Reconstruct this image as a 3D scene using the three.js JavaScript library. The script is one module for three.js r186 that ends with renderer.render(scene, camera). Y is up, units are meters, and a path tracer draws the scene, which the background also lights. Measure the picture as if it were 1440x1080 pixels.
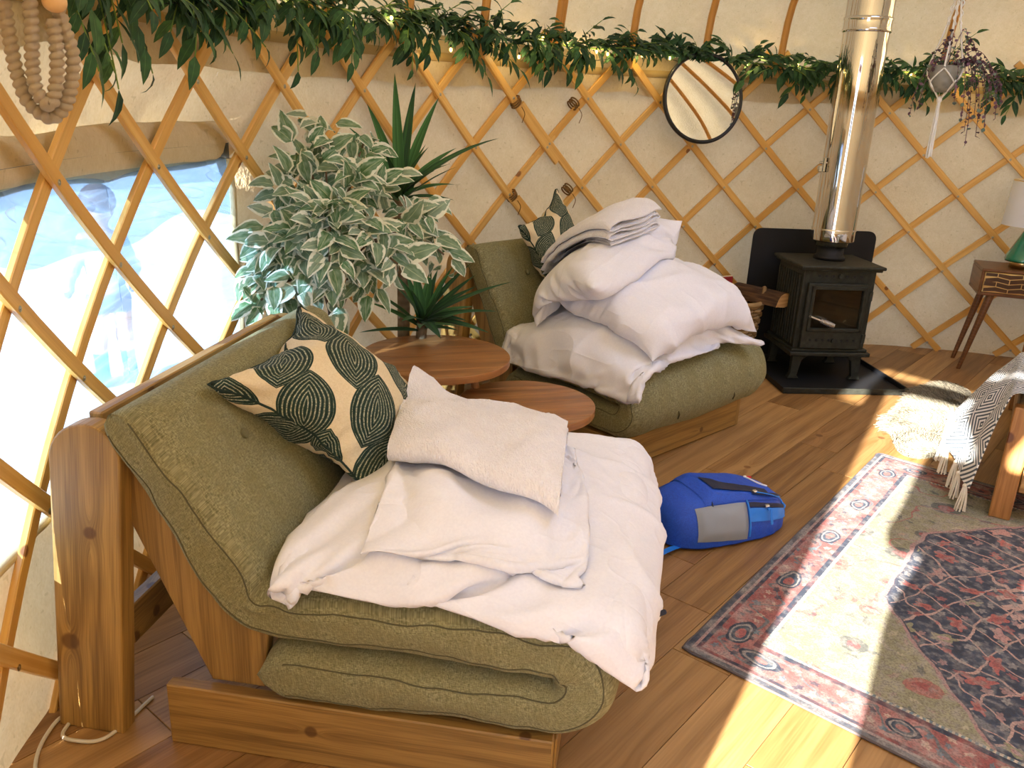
import * as THREE from 'three';
import { RoundedBoxGeometry } from 'three/addons/geometries/RoundedBoxGeometry.js';
import { ConvexGeometry } from 'three/addons/geometries/ConvexGeometry.js';
import { MarchingCubes } from 'three/addons/objects/MarchingCubes.js';
import { mergeGeometries, mergeVertices } from 'three/addons/utils/BufferGeometryUtils.js';

// ------------------------------------------------------------------ camera, sky, sun, exposure
const scene = new THREE.Scene();
const camera = new THREE.PerspectiveCamera(2 * Math.atan(540 / 1174.15) * 180 / Math.PI, 1440 / 1080, 0.05, 100);
camera.position.set(-2.02705, 1.305, 1.87945);
camera.up.set(-0.045662, 0.946358, -0.319877);
camera.lookAt(-2.02705, 1.305 - 0.3202105, 1.87945 - 0.9473464);

const SUN_AZ = [0.489, -0.872], SUN_EL = 20 * Math.PI / 180;         // travel direction of the light over the ground, and elevation
const sunDir = new THREE.Vector3(SUN_AZ[0] * Math.cos(SUN_EL), -Math.sin(SUN_EL), SUN_AZ[1] * Math.cos(SUN_EL)).normalize();
const sun = new THREE.DirectionalLight(new THREE.Color(1.0, 0.965, 0.92), 13.0);
sun.name = 'sun';
sun.position.copy(sunDir).multiplyScalar(-14);
sun.target.position.set(0, 0, 0);
sun.castShadow = true; sun.shadow.mapSize.set(4096, 4096); sun.shadow.radius = 1;
Object.assign(sun.shadow.camera, { left: -6, right: 6, top: 6, bottom: -6, near: 1, far: 30 });
scene.add(sun, sun.target);

{ // clear pale sky: a smooth gradient from haze at the horizon to blue overhead
  const w = 64, h = 32, d = new Float32Array(w * h * 4);
  for (let j = 0; j < h; j++) for (let i = 0; i < w; i++) {
    const el = Math.max(0, Math.sin(((j + 0.5) / h - 0.5) * Math.PI)), k = Math.pow(el, 0.5), o = (j * w + i) * 4;
    d[o] = 0.96 - 0.42 * k; d[o + 1] = 1.06 - 0.25 * k; d[o + 2] = 1.28 + 0.18 * k; d[o + 3] = 1;
  }
  const t = new THREE.DataTexture(d, w, h, THREE.RGBAFormat, THREE.FloatType);
  t.mapping = THREE.EquirectangularReflectionMapping; t.magFilter = t.minFilter = THREE.LinearFilter; t.needsUpdate = true;
  scene.background = t;
  scene.backgroundIntensity = 1.4;
}

const renderer = new THREE.WebGLRenderer({ antialias: true });
renderer.toneMapping = THREE.LinearToneMapping;
renderer.toneMappingExposure = 3.3;
renderer.shadowMap.enabled = true;
renderer.shadowMap.type = THREE.PCFSoftShadowMap;

// ------------------------------------------------------------------ helpers
const TAU = Math.PI * 2, R3 = THREE.MathUtils.degToRad;
const lerp = (a, b, t) => a + (b - a) * t, clamp = (x, a = 0, b = 1) => Math.min(b, Math.max(a, x));
const smooth = (a, b, x) => { const t = clamp((x - a) / (b - a)); return t * t * (3 - 2 * t); };
function rng(seed) { let s = seed >>> 0; return () => { s = (s + 0x6D2B79F5) >>> 0; let t = Math.imul(s ^ (s >>> 15), 1 | s); t = (t + Math.imul(t ^ (t >>> 7), 61 | t)) ^ t; return ((t ^ (t >>> 14)) >>> 0) / 4294967296; }; }
function hash3(x, y, z) { let h = Math.imul(x, 374761393) ^ Math.imul(y, 668265263) ^ Math.imul(z, 2147483647 - 1274126177); h = Math.imul(h ^ (h >>> 13), 1274126177); return ((h ^ (h >>> 16)) >>> 0) / 4294967296; }
function noise3(x, y, z = 0) {
  const xi = Math.floor(x), yi = Math.floor(y), zi = Math.floor(z), f = (t) => t * t * (3 - 2 * t), u = f(x - xi), v = f(y - yi), w = f(z - zi);
  const L = (k) => lerp(lerp(hash3(xi, yi, zi + k), hash3(xi + 1, yi, zi + k), u), lerp(hash3(xi, yi + 1, zi + k), hash3(xi + 1, yi + 1, zi + k), u), v);
  return lerp(L(0), L(1), w) * 2 - 1;
}
function pnoise(x, y, px, py, s = 0) { // periodic value noise for tiling textures
  const xi = Math.floor(x), yi = Math.floor(y), f = (t) => t * t * (3 - 2 * t), u = f(x - xi), v = f(y - yi), m = (a, n) => ((a % n) + n) % n;
  const a = hash3(m(xi, px), m(yi, py), s), b = hash3(m(xi + 1, px), m(yi, py), s), c = hash3(m(xi, px), m(yi + 1, py), s), d = hash3(m(xi + 1, px), m(yi + 1, py), s);
  return lerp(lerp(a, b, u), lerp(c, d, u), v) * 2 - 1;
}
const fbm = (x, y, z = 0, n = 4) => { let a = 0, k = 0.5; for (let i = 0; i < n; i++) { a += k * noise3(x, y, z + i * 7.3); x *= 2.03; y *= 2.03; z *= 2.03; k *= 0.5; } return a; };
const mix3 = (a, b, t) => [lerp(a[0], b[0], t), lerp(a[1], b[1], t), lerp(a[2], b[2], t)];
const hex = (s) => [1, 3, 5].map((i) => parseInt(s.slice(i, i + 2), 16) / 255);

function tex(w, h, fn, { size = [1, 1], srgb = true } = {}) { // fn(u, v) -> sRGB 0..1 triple or a grey number; size: metres that one tile covers
  const d = new Uint8Array(w * h * 4);
  for (let j = 0; j < h; j++) for (let i = 0; i < w; i++) {
    const c = fn((i + 0.5) / w, (j + 0.5) / h), o = (j * w + i) * 4;
    if (typeof c === 'number') d[o] = d[o + 1] = d[o + 2] = clamp(c) * 255; else for (let k = 0; k < 3; k++) d[o + k] = clamp(c[k]) * 255;
    d[o + 3] = 255;
  }
  const t = new THREE.DataTexture(d, w, h);
  t.wrapS = t.wrapT = THREE.RepeatWrapping; t.magFilter = THREE.LinearFilter; t.minFilter = THREE.LinearMipmapLinearFilter; t.generateMipmaps = true;
  if (srgb) t.colorSpace = THREE.SRGBColorSpace;
  t.repeat.set(1 / size[0], 1 / size[1]); t.needsUpdate = true;
  return t;
}
const mat = (o) => new THREE.MeshPhysicalMaterial({ roughness: 0.8, side: THREE.DoubleSide, ...o });
const rgb = (s) => new THREE.Color(s);

// wood whose grain runs along u; lengths in metres
function woodTex({ a, b, c, size = [1.2, 0.3], w = 512, h = 256, seed = 1, rings = 9, knots = 3, fine = 0.25, knotDark = 0.8 }) {
  const r = rng(seed), A = hex(a), B = hex(b), C = hex(c || b), K = [];
  for (let i = 0; i < knots; i++) K.push([r(), r(), 0.012 + 0.014 * r()]);
  const ar = size[0] / size[1];
  return tex(w, h, (u, v) => {
    let x = u, y = v, dark = 0;
    for (const [ku, kv, kr] of K) {
      let dx = (u - ku), dy = v - kv; dx -= Math.round(dx); dy -= Math.round(dy);
      const dd = Math.hypot(dx * ar * size[1], dy * size[1]);
      dark = Math.max(dark, smooth(kr, kr * 0.6, dd));
      y += 0.10 * Math.exp(-(dx * dx) / (0.0016) - Math.abs(dy) / 0.10) * Math.sign(dy || 1) * (kr / 0.02);
    }
    const wv = pnoise(x * 3, y * 4, 3, 4, seed) * 0.35 + pnoise(x * 6, y * 10, 6, 10, seed + 1) * 0.14;
    const g = Math.sin((y * rings + wv) * TAU) * 0.5 + 0.5;
    const f1 = pnoise(x * 14, y * 120, 14, 120, seed + 2), f2 = pnoise(x * 5, y * 30, 5, 30, seed + 3), f3 = pnoise(x * 2, y * 3, 2, 3, seed + 5);
    let col = mix3(A, B, clamp(0.2 + 0.5 * g * g + fine * f1 + 0.25 * f2));
    col = mix3(col, C, clamp(0.35 * f3 + 0.12));
    return mix3(col, [C[0] * 0.55, C[1] * 0.40, C[2] * 0.30], dark * knotDark);
  }, { size });
}
function greyTex(w, h, fn, size) { return tex(w, h, fn, { size, srgb: false }); }
const weaveBump = greyTex(128, 128, (u, v) => { const a = Math.sin(u * TAU * 16), b = Math.sin(v * TAU * 16); return 0.5 + 0.25 * (a * b > 0 ? a : b) + 0.2 * pnoise(u * 32, v * 32, 32, 32, 4); }, [0.04, 0.04]);

// ---- geometry
const V = (x, y, z) => new THREE.Vector3(x, y, z);
function setUV(g, fn) { const p = g.attributes.position, uv = new Float32Array(p.count * 2); for (let i = 0; i < p.count; i++) { const c = fn(p.getX(i), p.getY(i), p.getZ(i), i); uv[2 * i] = c[0]; uv[2 * i + 1] = c[1]; } g.setAttribute('uv', new THREE.BufferAttribute(uv, 2)); return g; }
function boxUV(g, axis = 'x', off = [0, 0]) { // metres; u runs along the given axis (the grain)
  if (g.index) g = g.toNonIndexed();
  const p = g.attributes.position, uv = new Float32Array(p.count * 2), a = V(), b = V(), c = V(), n = V(), ax = 'xyz'.indexOf(axis);
  for (let i = 0; i < p.count; i += 3) {
    a.fromBufferAttribute(p, i); b.fromBufferAttribute(p, i + 1); c.fromBufferAttribute(p, i + 2);
    n.copy(b).sub(a).cross(c.clone().sub(a)); const m = [Math.abs(n.x), Math.abs(n.y), Math.abs(n.z)], k = m.indexOf(Math.max(...m));
    let ui = ax, vi; if (k === ax) { ui = (ax + 1) % 3; vi = (ax + 2) % 3; } else vi = 3 - ax - k;
    for (let j = 0; j < 3; j++) { const q = [p.getX(i + j), p.getY(i + j), p.getZ(i + j)]; uv[2 * (i + j)] = q[ui] + off[0]; uv[2 * (i + j) + 1] = q[vi] + off[1] + k * 0.37; }
  }
  g.setAttribute('uv', new THREE.BufferAttribute(uv, 2)); return g;
}
let uvSeed = rng(99);
function cbox(w, h, d, c = 0.003, axis) { // chamfered box centred on the origin, 44 triangles
  const pts = []; const X = w / 2, Y = h / 2, Z = d / 2;
  for (const x of [-1, 1]) for (const y of [-1, 1]) for (const z of [-1, 1]) pts.push(V(x * X, y * (Y - c), z * (Z - c)), V(x * (X - c), y * Y, z * (Z - c)), V(x * (X - c), y * (Y - c), z * Z));
  const g = new ConvexGeometry(pts), s = [w, h, d];
  return boxUV(g, axis || 'xyz'[s.indexOf(Math.max(...s))], [uvSeed() * 3, uvSeed() * 3]);
}
function rbox(w, h, d, r, seg = 3) { const s = [w, h, d]; return boxUV(new RoundedBoxGeometry(w, h, d, seg, r), 'xyz'[s.indexOf(Math.max(...s))], [uvSeed(), uvSeed()]); }
const at = (g, x, y, z, rx = 0, ry = 0, rz = 0) => { const m = new THREE.Matrix4().makeRotationFromEuler(new THREE.Euler(rx, ry, rz, 'YXZ')); m.setPosition(x, y, z); g.applyMatrix4(m); return g; };
function tube(pts, r, seg = 24, rad = 6, closed = false) { const g = new THREE.TubeGeometry(new THREE.CatmullRomCurve3(pts.map((p) => p.isVector3 ? p : V(...p)), closed), seg, r, rad, closed); return g; }
function cyl(r0, r1, h, seg = 24) { return new THREE.CylinderGeometry(r1, r0, h, seg).translate(0, h / 2, 0); }
const lathe = (pts, seg = 40) => new THREE.LatheGeometry(pts.map((p) => new THREE.Vector2(...p)), seg);
function join(list) { const L = list.map((g) => { g = g.index ? g.toNonIndexed() : g; for (const k of Object.keys(g.attributes)) if (!['position', 'normal', 'uv'].includes(k)) g.deleteAttribute(k); if (!g.attributes.uv) setUV(g, (x, y, z) => [x + z, y]); if (!g.attributes.normal) g.computeVertexNormals(); return g; }); return mergeGeometries(L); }
function grid(nu, nv, fn, uvf) { // fn(u, v) -> [x, y, z]
  const p = [], uv = [], idx = [];
  for (let j = 0; j <= nv; j++) for (let i = 0; i <= nu; i++) { const u = i / nu, v = j / nv, q = fn(u, v); p.push(...q); const t = uvf ? uvf(u, v, q) : [u, v]; uv.push(t[0], t[1]); }
  for (let j = 0; j < nv; j++) for (let i = 0; i < nu; i++) { const a = j * (nu + 1) + i, b = a + 1, c = a + nu + 1, d = c + 1; idx.push(a, b, d, a, d, c); }
  const g = new THREE.BufferGeometry(); g.setAttribute('position', new THREE.Float32BufferAttribute(p, 3)); g.setAttribute('uv', new THREE.Float32BufferAttribute(uv, 2)); g.setIndex(idx); g.computeVertexNormals(); return g;
}

// ---- scene graph
const used = {};
const numbered = (n) => { const k = used[n] = (used[n] ?? -1) + 1; return k ? n + '_' + String(k).padStart(3, '0') : n; };
function tag(o, label, category, group, kind) { Object.assign(o.userData, { label, category }); if (group) o.userData.group = group; if (kind) o.userData.kind = kind; return o; }
function mesh(name, g, m, parent) { const o = new THREE.Mesh(g, m); o.name = parent ? name : numbered(name); o.castShadow = o.receiveShadow = true; (parent || scene).add(o); return o; }
function thing(name, label, category, pos = [0, 0, 0], turn = 0, group) { const o = new THREE.Group(); o.name = numbered(name); o.position.set(...pos); o.rotation.y = turn; tag(o, label, category, group); scene.add(o); return o; }
function struct(name, label) { const o = new THREE.Group(); o.name = name; o.userData.kind = 'structure'; if (label) o.userData.label = label; scene.add(o); return o; }
const polar = (th, r, h) => [r * Math.sin(th), h, -r * Math.cos(th)];
// ------------------------------------------------------------------ materials of the shell
const feltTex = tex(512, 512, (u, v) => {
  let k = 0.5 + 0.10 * pnoise(u * 8, v * 8, 8, 8, 1) + 0.08 * pnoise(u * 40, v * 40, 40, 40, 2) + 0.10 * pnoise(u * 160, v * 160, 160, 160, 3);
  const fleck = pnoise(u * 90, v * 70, 90, 70, 5) > 0.86 ? 0.22 : 0;
  return mix3(mix3(hex('#c6b083'), hex('#e6d7b2'), clamp(k)), hex('#8e7a52'), fleck);
}, { size: [0.9, 0.9] });
const feltBump = greyTex(256, 256, (u, v) => 0.5 + 0.3 * pnoise(u * 30, v * 30, 30, 30, 2) + 0.3 * pnoise(u * 90, v * 90, 90, 90, 3), [0.4, 0.4]);
const canvasMat = mat({ map: feltTex, bumpMap: feltBump, bumpScale: 0.0015, roughness: 1, transmission: 0.06, thickness: 0 });
const roofMat = mat({ map: feltTex, color: rgb('#fbf3e2'), bumpMap: feltBump, bumpScale: 0.0015, roughness: 1, transmission: 0.14, thickness: 0 });
const bandMat = mat({ color: rgb('#b49a63'), bumpMap: weaveBump, bumpScale: 0.0008, roughness: 0.9 });
const slatWood = [1, 2, 3, 4].map((s) => mat({ map: woodTex({ a: ['#efc06c', '#e8b660', '#f2c878', '#ebbc69'][s - 1], b: '#d9a24e', c: '#dda855', size: [1.6, 0.12], w: 1024, h: 64, seed: 20 + s, rings: 3, knots: 1, fine: 0.3 }), roughness: 0.42, clearcoat: 0.25, clearcoatRoughness: 0.35 }));
const screwMat = mat({ color: rgb('#b9b4a4'), metalness: 1, roughness: 0.3 });
const twineMat = mat({ color: rgb('#7d5a2c'), roughness: 1 });

const LAT = {   // the two lattice sections that the camera sees, measured from their screws
  right: { th: (c) => -0.30675 + 0.07576 * c, h: (r) => 1.3334 - 0.2139 * r },
  left: { th: (c) => -1.52679 + 0.07606 * c, h: (r) => 1.3197 - 0.2168 * r },
};
const R_FRONT = 3.006, R_BACK = 3.023, SLAT_W = 0.036, SLAT_T = 0.016;

// a flat lath bent round the wall from (c, r) to (c, r) of its section
function lathGeo(sec, c0, r0, c1, r1, rad, n = 14) {
  const P = [], U = []; let len = 0, prev = null;
  for (let i = 0; i <= n; i++) {
    const t = i / n, th = sec.th(lerp(c0, c1, t)), h = sec.h(lerp(r0, r1, t)), p = V(...polar(th, rad, h));
    const out = V(Math.sin(th), 0, -Math.cos(th)), th2 = sec.th(lerp(c0, c1, t + 0.01)), h2 = sec.h(lerp(r0, r1, t + 0.01)), tan = V(...polar(th2, rad, h2)).sub(p).normalize();
    out.addScaledVector(tan, -out.dot(tan)).normalize();
    const side = tan.clone().cross(out).normalize();
    if (prev) len += p.distanceTo(prev); prev = p;
    const c = 0.0025, w = SLAT_W / 2, k = SLAT_T / 2;
    P.push([[w, k - c], [w - c, k], [c - w, k], [-w, k - c], [-w, c - k], [c - w, -k], [w - c, -k], [w, c - k]].map(([a, b]) => p.clone().addScaledVector(side, a).addScaledVector(out, b)));
    U.push(len);
  }
  const pos = [], uv = [], per = [0, 0.004, 0.036, 0.04, 0.052, 0.056, 0.09, 0.094, 0.106], o = [uvSeed() * 2, uvSeed()];
  const quad = (a, b, c, d, ua, ub, va, vb) => { for (const [q, x, y] of [[a, ua, va], [c, ub, vb], [b, ua, vb], [a, ua, va], [d, ub, va], [c, ub, vb]]) { pos.push(q.x, q.y, q.z); uv.push(x + o[0], y + o[1]); } };
  for (let i = 0; i < n; i++) for (let k = 0; k < 8; k++) { const k2 = (k + 1) % 8; quad(P[i][k], P[i][k2], P[i + 1][k2], P[i + 1][k], U[i], U[i + 1], per[k], per[k + 1]); }
  for (const [i, f] of [[0, 1], [n, -1]]) for (let k = 1; k < 7; k++) { const t = f > 0 ? [0, k, k + 1] : [0, k + 1, k]; for (const q of t) { pos.push(P[i][q].x, P[i][q].y, P[i][q].z); uv.push(o[0] + q * 0.005, o[1]); } }
  const g = new THREE.BufferGeometry(); g.setAttribute('position', new THREE.Float32BufferAttribute(pos, 3)); g.setAttribute('uv', new THREE.Float32BufferAttribute(uv, 2)); g.computeVertexNormals(); return g;
}
const screwGeo = (() => { const g = lathe([[0, 0.0030], [0.0022, 0.0030], [0.0026, 0.0014], [0.0034, 0.0014], [0.0068, 0.0012], [0.0074, 0]], 10); return g; })();
const apexes = [];
function latticePanel(sec, cmin, cmax, label, screws = true) {
  const t = thing('lattice_panel', label, 'lattice', [0, 0, 0], 0, 'wooden trellis panels round the wall');
  let n = 0;
  for (let k = cmin - 7; k <= cmax + 1; k++) {
    if (((k % 2) + 2) % 2) continue;
    let ra = -1, rb = 6; while (k + ra < cmin) ra++; while (k + rb > cmax) rb--;
    if (rb - ra >= 1) { const ea = ra > -1 ? 0.82 : 0.32, eb = 0.32; mesh('slat', lathGeo(sec, k + ra - ea, ra - ea, k + rb + eb, rb + (rb === 6 ? 0.2 : eb), R_FRONT, 2 * (rb - ra) + 3), slatWood[n++ % 4], t); }
  }
  for (let m = cmin - 1; m <= cmax + 7; m++) {
    if (((m % 2) + 2) % 2) continue;
    let ra = -1, rb = 6; while (m - ra > cmax) ra++; while (m - rb < cmin) rb--;
    if (rb - ra >= 1) { const ea = 0.32, eb = 0.32; mesh('slat', lathGeo(sec, m - ra + ea, ra - ea, m - rb - eb, rb + (rb === 6 ? 0.2 : eb), R_BACK, 2 * (rb - ra) + 3), slatWood[n++ % 4], t); }
  }
  for (let r = -1; r <= 6; r++) for (let c = cmin; c <= cmax; c++) {
    if ((((c + r) % 2) + 2) % 2) continue;
    if (r === -1) apexes.push([sec.th(c), sec.h(r)]);
    if (!screws) continue;
    const th = sec.th(c), s = mesh('screw', screwGeo, screwMat, t); s.position.set(...polar(th, R_FRONT - SLAT_T / 2 + 0.0004, sec.h(r))); s.lookAt(0, s.position.y, 0); s.rotateX(Math.PI / 2);
  }
  return t;
}

// ------------------------------------------------------------------ round canvas wall, in four stretches; the door opening lies behind the camera
const WALL_TOP = 1.556, DOOR = [-2.555, -2.228];
const WIN = { t0: -1.765, t1: -1.3045, h0: 0.40, h1: 1.165 };
const inWinBulge = (th, h) => smooth(WIN.t0 - 0.1, WIN.t0, th) * smooth(WIN.t1 + 0.10, WIN.t1 - 0.02, th) * smooth(0.95, 1.10, h) * smooth(1.40, 1.20, h);
const puff = (th, h) => { const L = th < -0.77 ? LAT.left : LAT.right, c = (th - L.th(0)) / (L.th(1) - L.th(0)), r = (L.h(0) - h) / (L.h(0) - L.h(1)); return Math.pow(Math.abs(Math.sin(Math.PI / 2 * (c + r)) * Math.sin(Math.PI / 2 * (c - r))), 0.6); };
const wallR = (th, h) => 3.036 + 0.020 * puff(th, h) + 0.012 * fbm(th * 5, h * 4, 3, 3) + 0.006 * noise3(th * 18, h * 3, 8) + 0.008 * smooth(0.25, 0.02, h) * noise3(th * 6, h * 30, 2) + 0.072 * inWinBulge(th, h);
function wallGeo(t0, t1, h0, h1, nu, nv) { return grid(nu, nv, (u, v) => { const th = lerp(t0, t1, u), h = lerp(h0, h1, v); return polar(th, Math.max(3.034, wallR(th, h)), h); }, (u, v) => [lerp(t0, t1, u) * 3, lerp(h0, h1, v)]); }
const wallLeft = struct('wall_left', 'cream canvas wall around the clear window'), wallBack = struct('wall_back', 'cream felt canvas wall behind the trellis'), wallRight = struct('wall_right'), wallFront = struct('wall_front');
mesh('canvas', mergeVertices(join([wallGeo(DOOR[1], WIN.t0, 0, WALL_TOP, 20, 40), wallGeo(WIN.t1, -1.0, 0, WALL_TOP, 50, 90), wallGeo(WIN.t0, WIN.t1, 0, WIN.h0, 60, 16), wallGeo(WIN.t0, WIN.t1, WIN.h1, WALL_TOP, 60, 16)])), canvasMat, wallLeft);
mesh('canvas', wallGeo(-1.0, 0.2, 0, WALL_TOP, 200, 90), canvasMat, wallBack);
mesh('canvas', wallGeo(0.2, 1.7, 0, WALL_TOP, 180, 70), canvasMat, wallRight);
mesh('canvas', wallGeo(1.7, TAU + DOOR[0], 0, WALL_TOP, 100, 30), canvasMat, wallFront);
// gathered skirt of the roof lining that hangs down behind the top of the trellis, with its wavy hem, and the webbing band above it
for (const [w, t0, t1] of [[wallLeft, DOOR[1], -1.0], [wallBack, -1.0, 0.2], [wallRight, 0.2, 1.7], [wallFront, 1.7, TAU + DOOR[0]]]) {
  const hem = (th) => 1.362 + 0.018 * noise3(th * 9, 1.5) + 0.012 * noise3(th * 23, 4.5) - 0.0 * th;
  mesh('skirt', grid(Math.round((t1 - t0) * 110), 8, (u, v) => { const th = lerp(t0, t1, u), h = lerp(hem(th), 1.475, v); return polar(th, 3.034 + 0.006 * (1 - v) * (0.5 + 0.5 * noise3(th * 14, 2.2)) + 0.003 * v, h); }, (u, v) => [lerp(t0, t1, u) * 3 + 0.3, v * 0.12]), canvasMat, w);
  mesh('top_band', grid(Math.round((t1 - t0) * 40), 4, (u, v) => { const th = lerp(t0, t1, u); return polar(th, 3.033 - 0.006 * Math.sin(v * Math.PI), 1.452 + 0.034 * v + 0.004 * noise3(th * 5, 9)); }, (u, v) => [lerp(t0, t1, u) * 3, v * 0.05]), bandMat, w);
}

// ------------------------------------------------------------------ clear vinyl window and its rolled blind
const win = struct('window_1', 'clear crinkled vinyl window in the canvas wall');
const filmBump = greyTex(512, 512, (u, v) => {
  const k = pnoise(u * 6 + 0.6 * pnoise(u * 3, v * 3, 3, 3, 7), v * 9, 6, 9, 11), l = Math.pow(1 - Math.abs(pnoise(u * 4 + pnoise(v * 5, u * 4, 5, 4, 2) * 0.7, v * 12 + u * 4, 4, 12, 13)), 6);
  return 0.5 + 0.25 * k + 0.35 * l;
}, [0.9, 0.6]);
const filmRough = tex(1024, 512, (u, v) => {
  const w = pnoise(u * 3, v * 3, 3, 3, 31), st = (f, g, k, p) => Math.pow(1 - Math.abs(pnoise(u * f + w * 0.5 + v * k, v * g - u * k, f, g, p)), 14), scr = pnoise(u * 10 + v * 4, v * 200 - u * 60, 10, 200, 41) > 0.72 ? 0.25 : 0;
  const k = clamp(0.46 + 0.05 * w + 0.22 * st(2, 7, 2, 33) + 0.18 * st(4, 11, 4, 35) + 0.14 * st(3, 17, 3, 37) + 0.3 * scr); return [k, k, k];
}, { size: [1.5, 0.75], srgb: false });
const filmMat = mat({ color: rgb('#8395a6'), roughness: 1, roughnessMap: filmRough, transmission: 0.97, thickness: 0, ior: 1.5, bumpMap: filmBump, bumpScale: 0.012 });
const filmR = (th, h) => 3.052 + 0.010 * fbm(th * 7 + h * 2, h * 9 - th * 3, 5, 3) + 0.008 * Math.pow(1 - Math.abs(noise3(th * 4 + h * 1.5, h * 7 - th * 6, 2)), 5);
mesh('pane', grid(110, 90, (u, v) => { const th = lerp(WIN.t0, WIN.t1, u), h = lerp(WIN.h0, WIN.h1, v), e = Math.min(smooth(0, 0.06, u), smooth(1, 0.94, u), smooth(0, 0.08, v)); return polar(th, lerp(wallR(th, Math.min(h, 0.94)), filmR(th, h), e), h); }, (u, v) => [lerp(WIN.t0, WIN.t1, u) * 3, lerp(WIN.h0, WIN.h1, v)]), filmMat, win);
mesh('film_flap', grid(110, 30, (u, v) => { const th = lerp(WIN.t0, WIN.t1, u), hb = 0.965 + 0.030 * Math.sin(u * 7.5 + 1.2) + 0.012 * Math.sin(u * 17) - 0.05 * u, h = lerp(hb, 1.10, v); return polar(th, 3.0455 + 0.004 * noise3(th * 14, h * 10, 4) + 0.003 * Math.sin(th * 40 + h * 22), h); }, (u, v) => [lerp(WIN.t0, WIN.t1, u) * 3 + 0.4, lerp(0.95, 1.17, v)]), mat({ color: rgb('#c9dcf0'), roughness: 0.26, transmission: 0.95, thickness: 0, bumpMap: filmBump, bumpScale: 0.02 }), win);
const bindMat = mat({ color: rgb('#d9c79c'), roughness: 0.95, bumpMap: weaveBump, bumpScale: 0.0006 });
{
  const pts = []; const rr = (th, h) => wallR(th, Math.min(h, 0.94)) - 0.004;
  for (let i = 0; i <= 30; i++) { const h = lerp(1.10, WIN.h0 + 0.03, i / 30); pts.push(V(...polar(WIN.t1 - 0.003 * smooth(1.0, 1.1, h), rr(WIN.t1, h), h))); }
  for (let i = 1; i <= 40; i++) { const th = lerp(WIN.t1 - 0.012, WIN.t0, i / 40); pts.push(V(...polar(th, rr(th, WIN.h0), WIN.h0))); }
  mesh('binding', setUV(tube(pts, 0.011, 160, 6), (x, y, z) => [x + z, y]), bindMat, win);
}
{ // rolled-up canvas blind over the top of the opening
  const t0 = WIN.t0 - 0.03, t1 = WIN.t1 + 0.03, nA = 28;
  const g = grid(nA, 120, (u, v) => {
    const th = lerp(t0, t1, v), a = u * TAU, end = Math.pow(clamp(Math.min(v, 1 - v) * 14), 0.45);
    const hh = (0.066 + 0.012 * noise3(v * 5, 2) + 0.004 * noise3(v * 14, a)) * end, rr = 0.030 * end * (1 + 0.15 * noise3(v * 9, a * 1.3, 4)), c = 1.150 + 0.02 * noise3(v * 3.5, 7) - 0.02 * (1 - v);
    return polar(th, 3.074 - rr * Math.cos(a), c + hh * Math.sin(a));
  }, (u, v) => [v * 2.2, u * 0.35]);
  const o = mesh('window_blind', g, mat({ map: feltTex, bumpMap: weaveBump, bumpScale: 0.0008, roughness: 1, transmission: 0.08, thickness: 0 })); tag(o, 'rolled-up cream canvas blind above the clear window', 'blind');
}

// ------------------------------------------------------------------ roof: canvas cone, poles, crown with clear dome
const roof = struct('ceiling', 'cream canvas roof on wooden poles');
const CROWN = [0.9, 2.90], ROOF = new THREE.CatmullRomCurve3([[3.075, 1.46], [3.062, 1.56], [2.995, 1.80], [2.84, 2.04], [2.56, 2.27], [2.1, 2.48], [1.4, 2.73], [0.9, 2.905]].map(([r, h]) => V(r, h, 0)), false, 'centripetal');
const doorLift = (th, h) => { const m = (DOOR[0] + DOOR[1]) / 2; let d = Math.abs(th - m); d = Math.min(d, TAU - d); return smooth(0.24, 0.17, d) * Math.max(0, 1.83 - h); };
mesh('roof_canvas', grid(246, 40, (u, v) => { const th = u * TAU, q = ROOF.getPointAt(v), w = 0.014 * Math.sin(v * Math.PI) * Math.sin(u * TAU * 41) * (0.6 + 0.4 * noise3(6 * Math.cos(th), 6 * Math.sin(th), 3)) + 0.010 * fbm(5 * Math.cos(th), 5 * Math.sin(th), v * 6, 3) * smooth(0, 0.1, v); return polar(th, q.x + w, q.y + doorLift(th > Math.PI ? th - TAU : th, q.y) + w); }, (u, v) => [u * 19, v * 3.4]), roofMat, roof);
const poleWood = mat({ map: woodTex({ a: '#d9a04e', b: '#b97f36', c: '#bd853c', size: [2, 0.1], w: 1024, h: 64, seed: 31, rings: 2, knots: 1 }), roughness: 0.5 });

latticePanel(LAT.right, -5, 14, 'golden wooden trellis panel behind the stove and the round mirror');
latticePanel(LAT.left, -8, 11, 'golden wooden trellis panel across the clear window and behind the pot plants');
latticePanel({ th: (c) => 0.80 + 0.0757 * c, h: LAT.right.h }, 0, 18, 'golden wooden trellis panel on the wall beyond the bed', false);
latticePanel({ th: (c) => 2.24 + 0.0757 * c, h: LAT.right.h }, 0, 18, 'golden wooden trellis panel beside the door', false);
for (const [th, h] of apexes) { // poles bent steeply upwards at the foot
  const pts = [[2.984, h - 0.06]]; for (let i = 2; i <= 14; i++) { const q = ROOF.getPointAt(i / 14 * 0.985); if (q.y > h + 0.05) pts.push([q.x - 0.045, q.y - 0.02]); }
  mesh('roof_pole', setUV(tube(pts.map(([r, y]) => polar(th, r, y)), 0.0185, 30, 8), (x, y, z, i) => [Math.floor(i / 9) * 0.09, (i % 9) * 0.012]), poleWood, roof);
}
mesh('crown_ring', at(new THREE.TorusGeometry(CROWN[0], 0.04, 10, 64), 0, CROWN[1] + 0.01, 0, Math.PI / 2), poleWood, roof);
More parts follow.
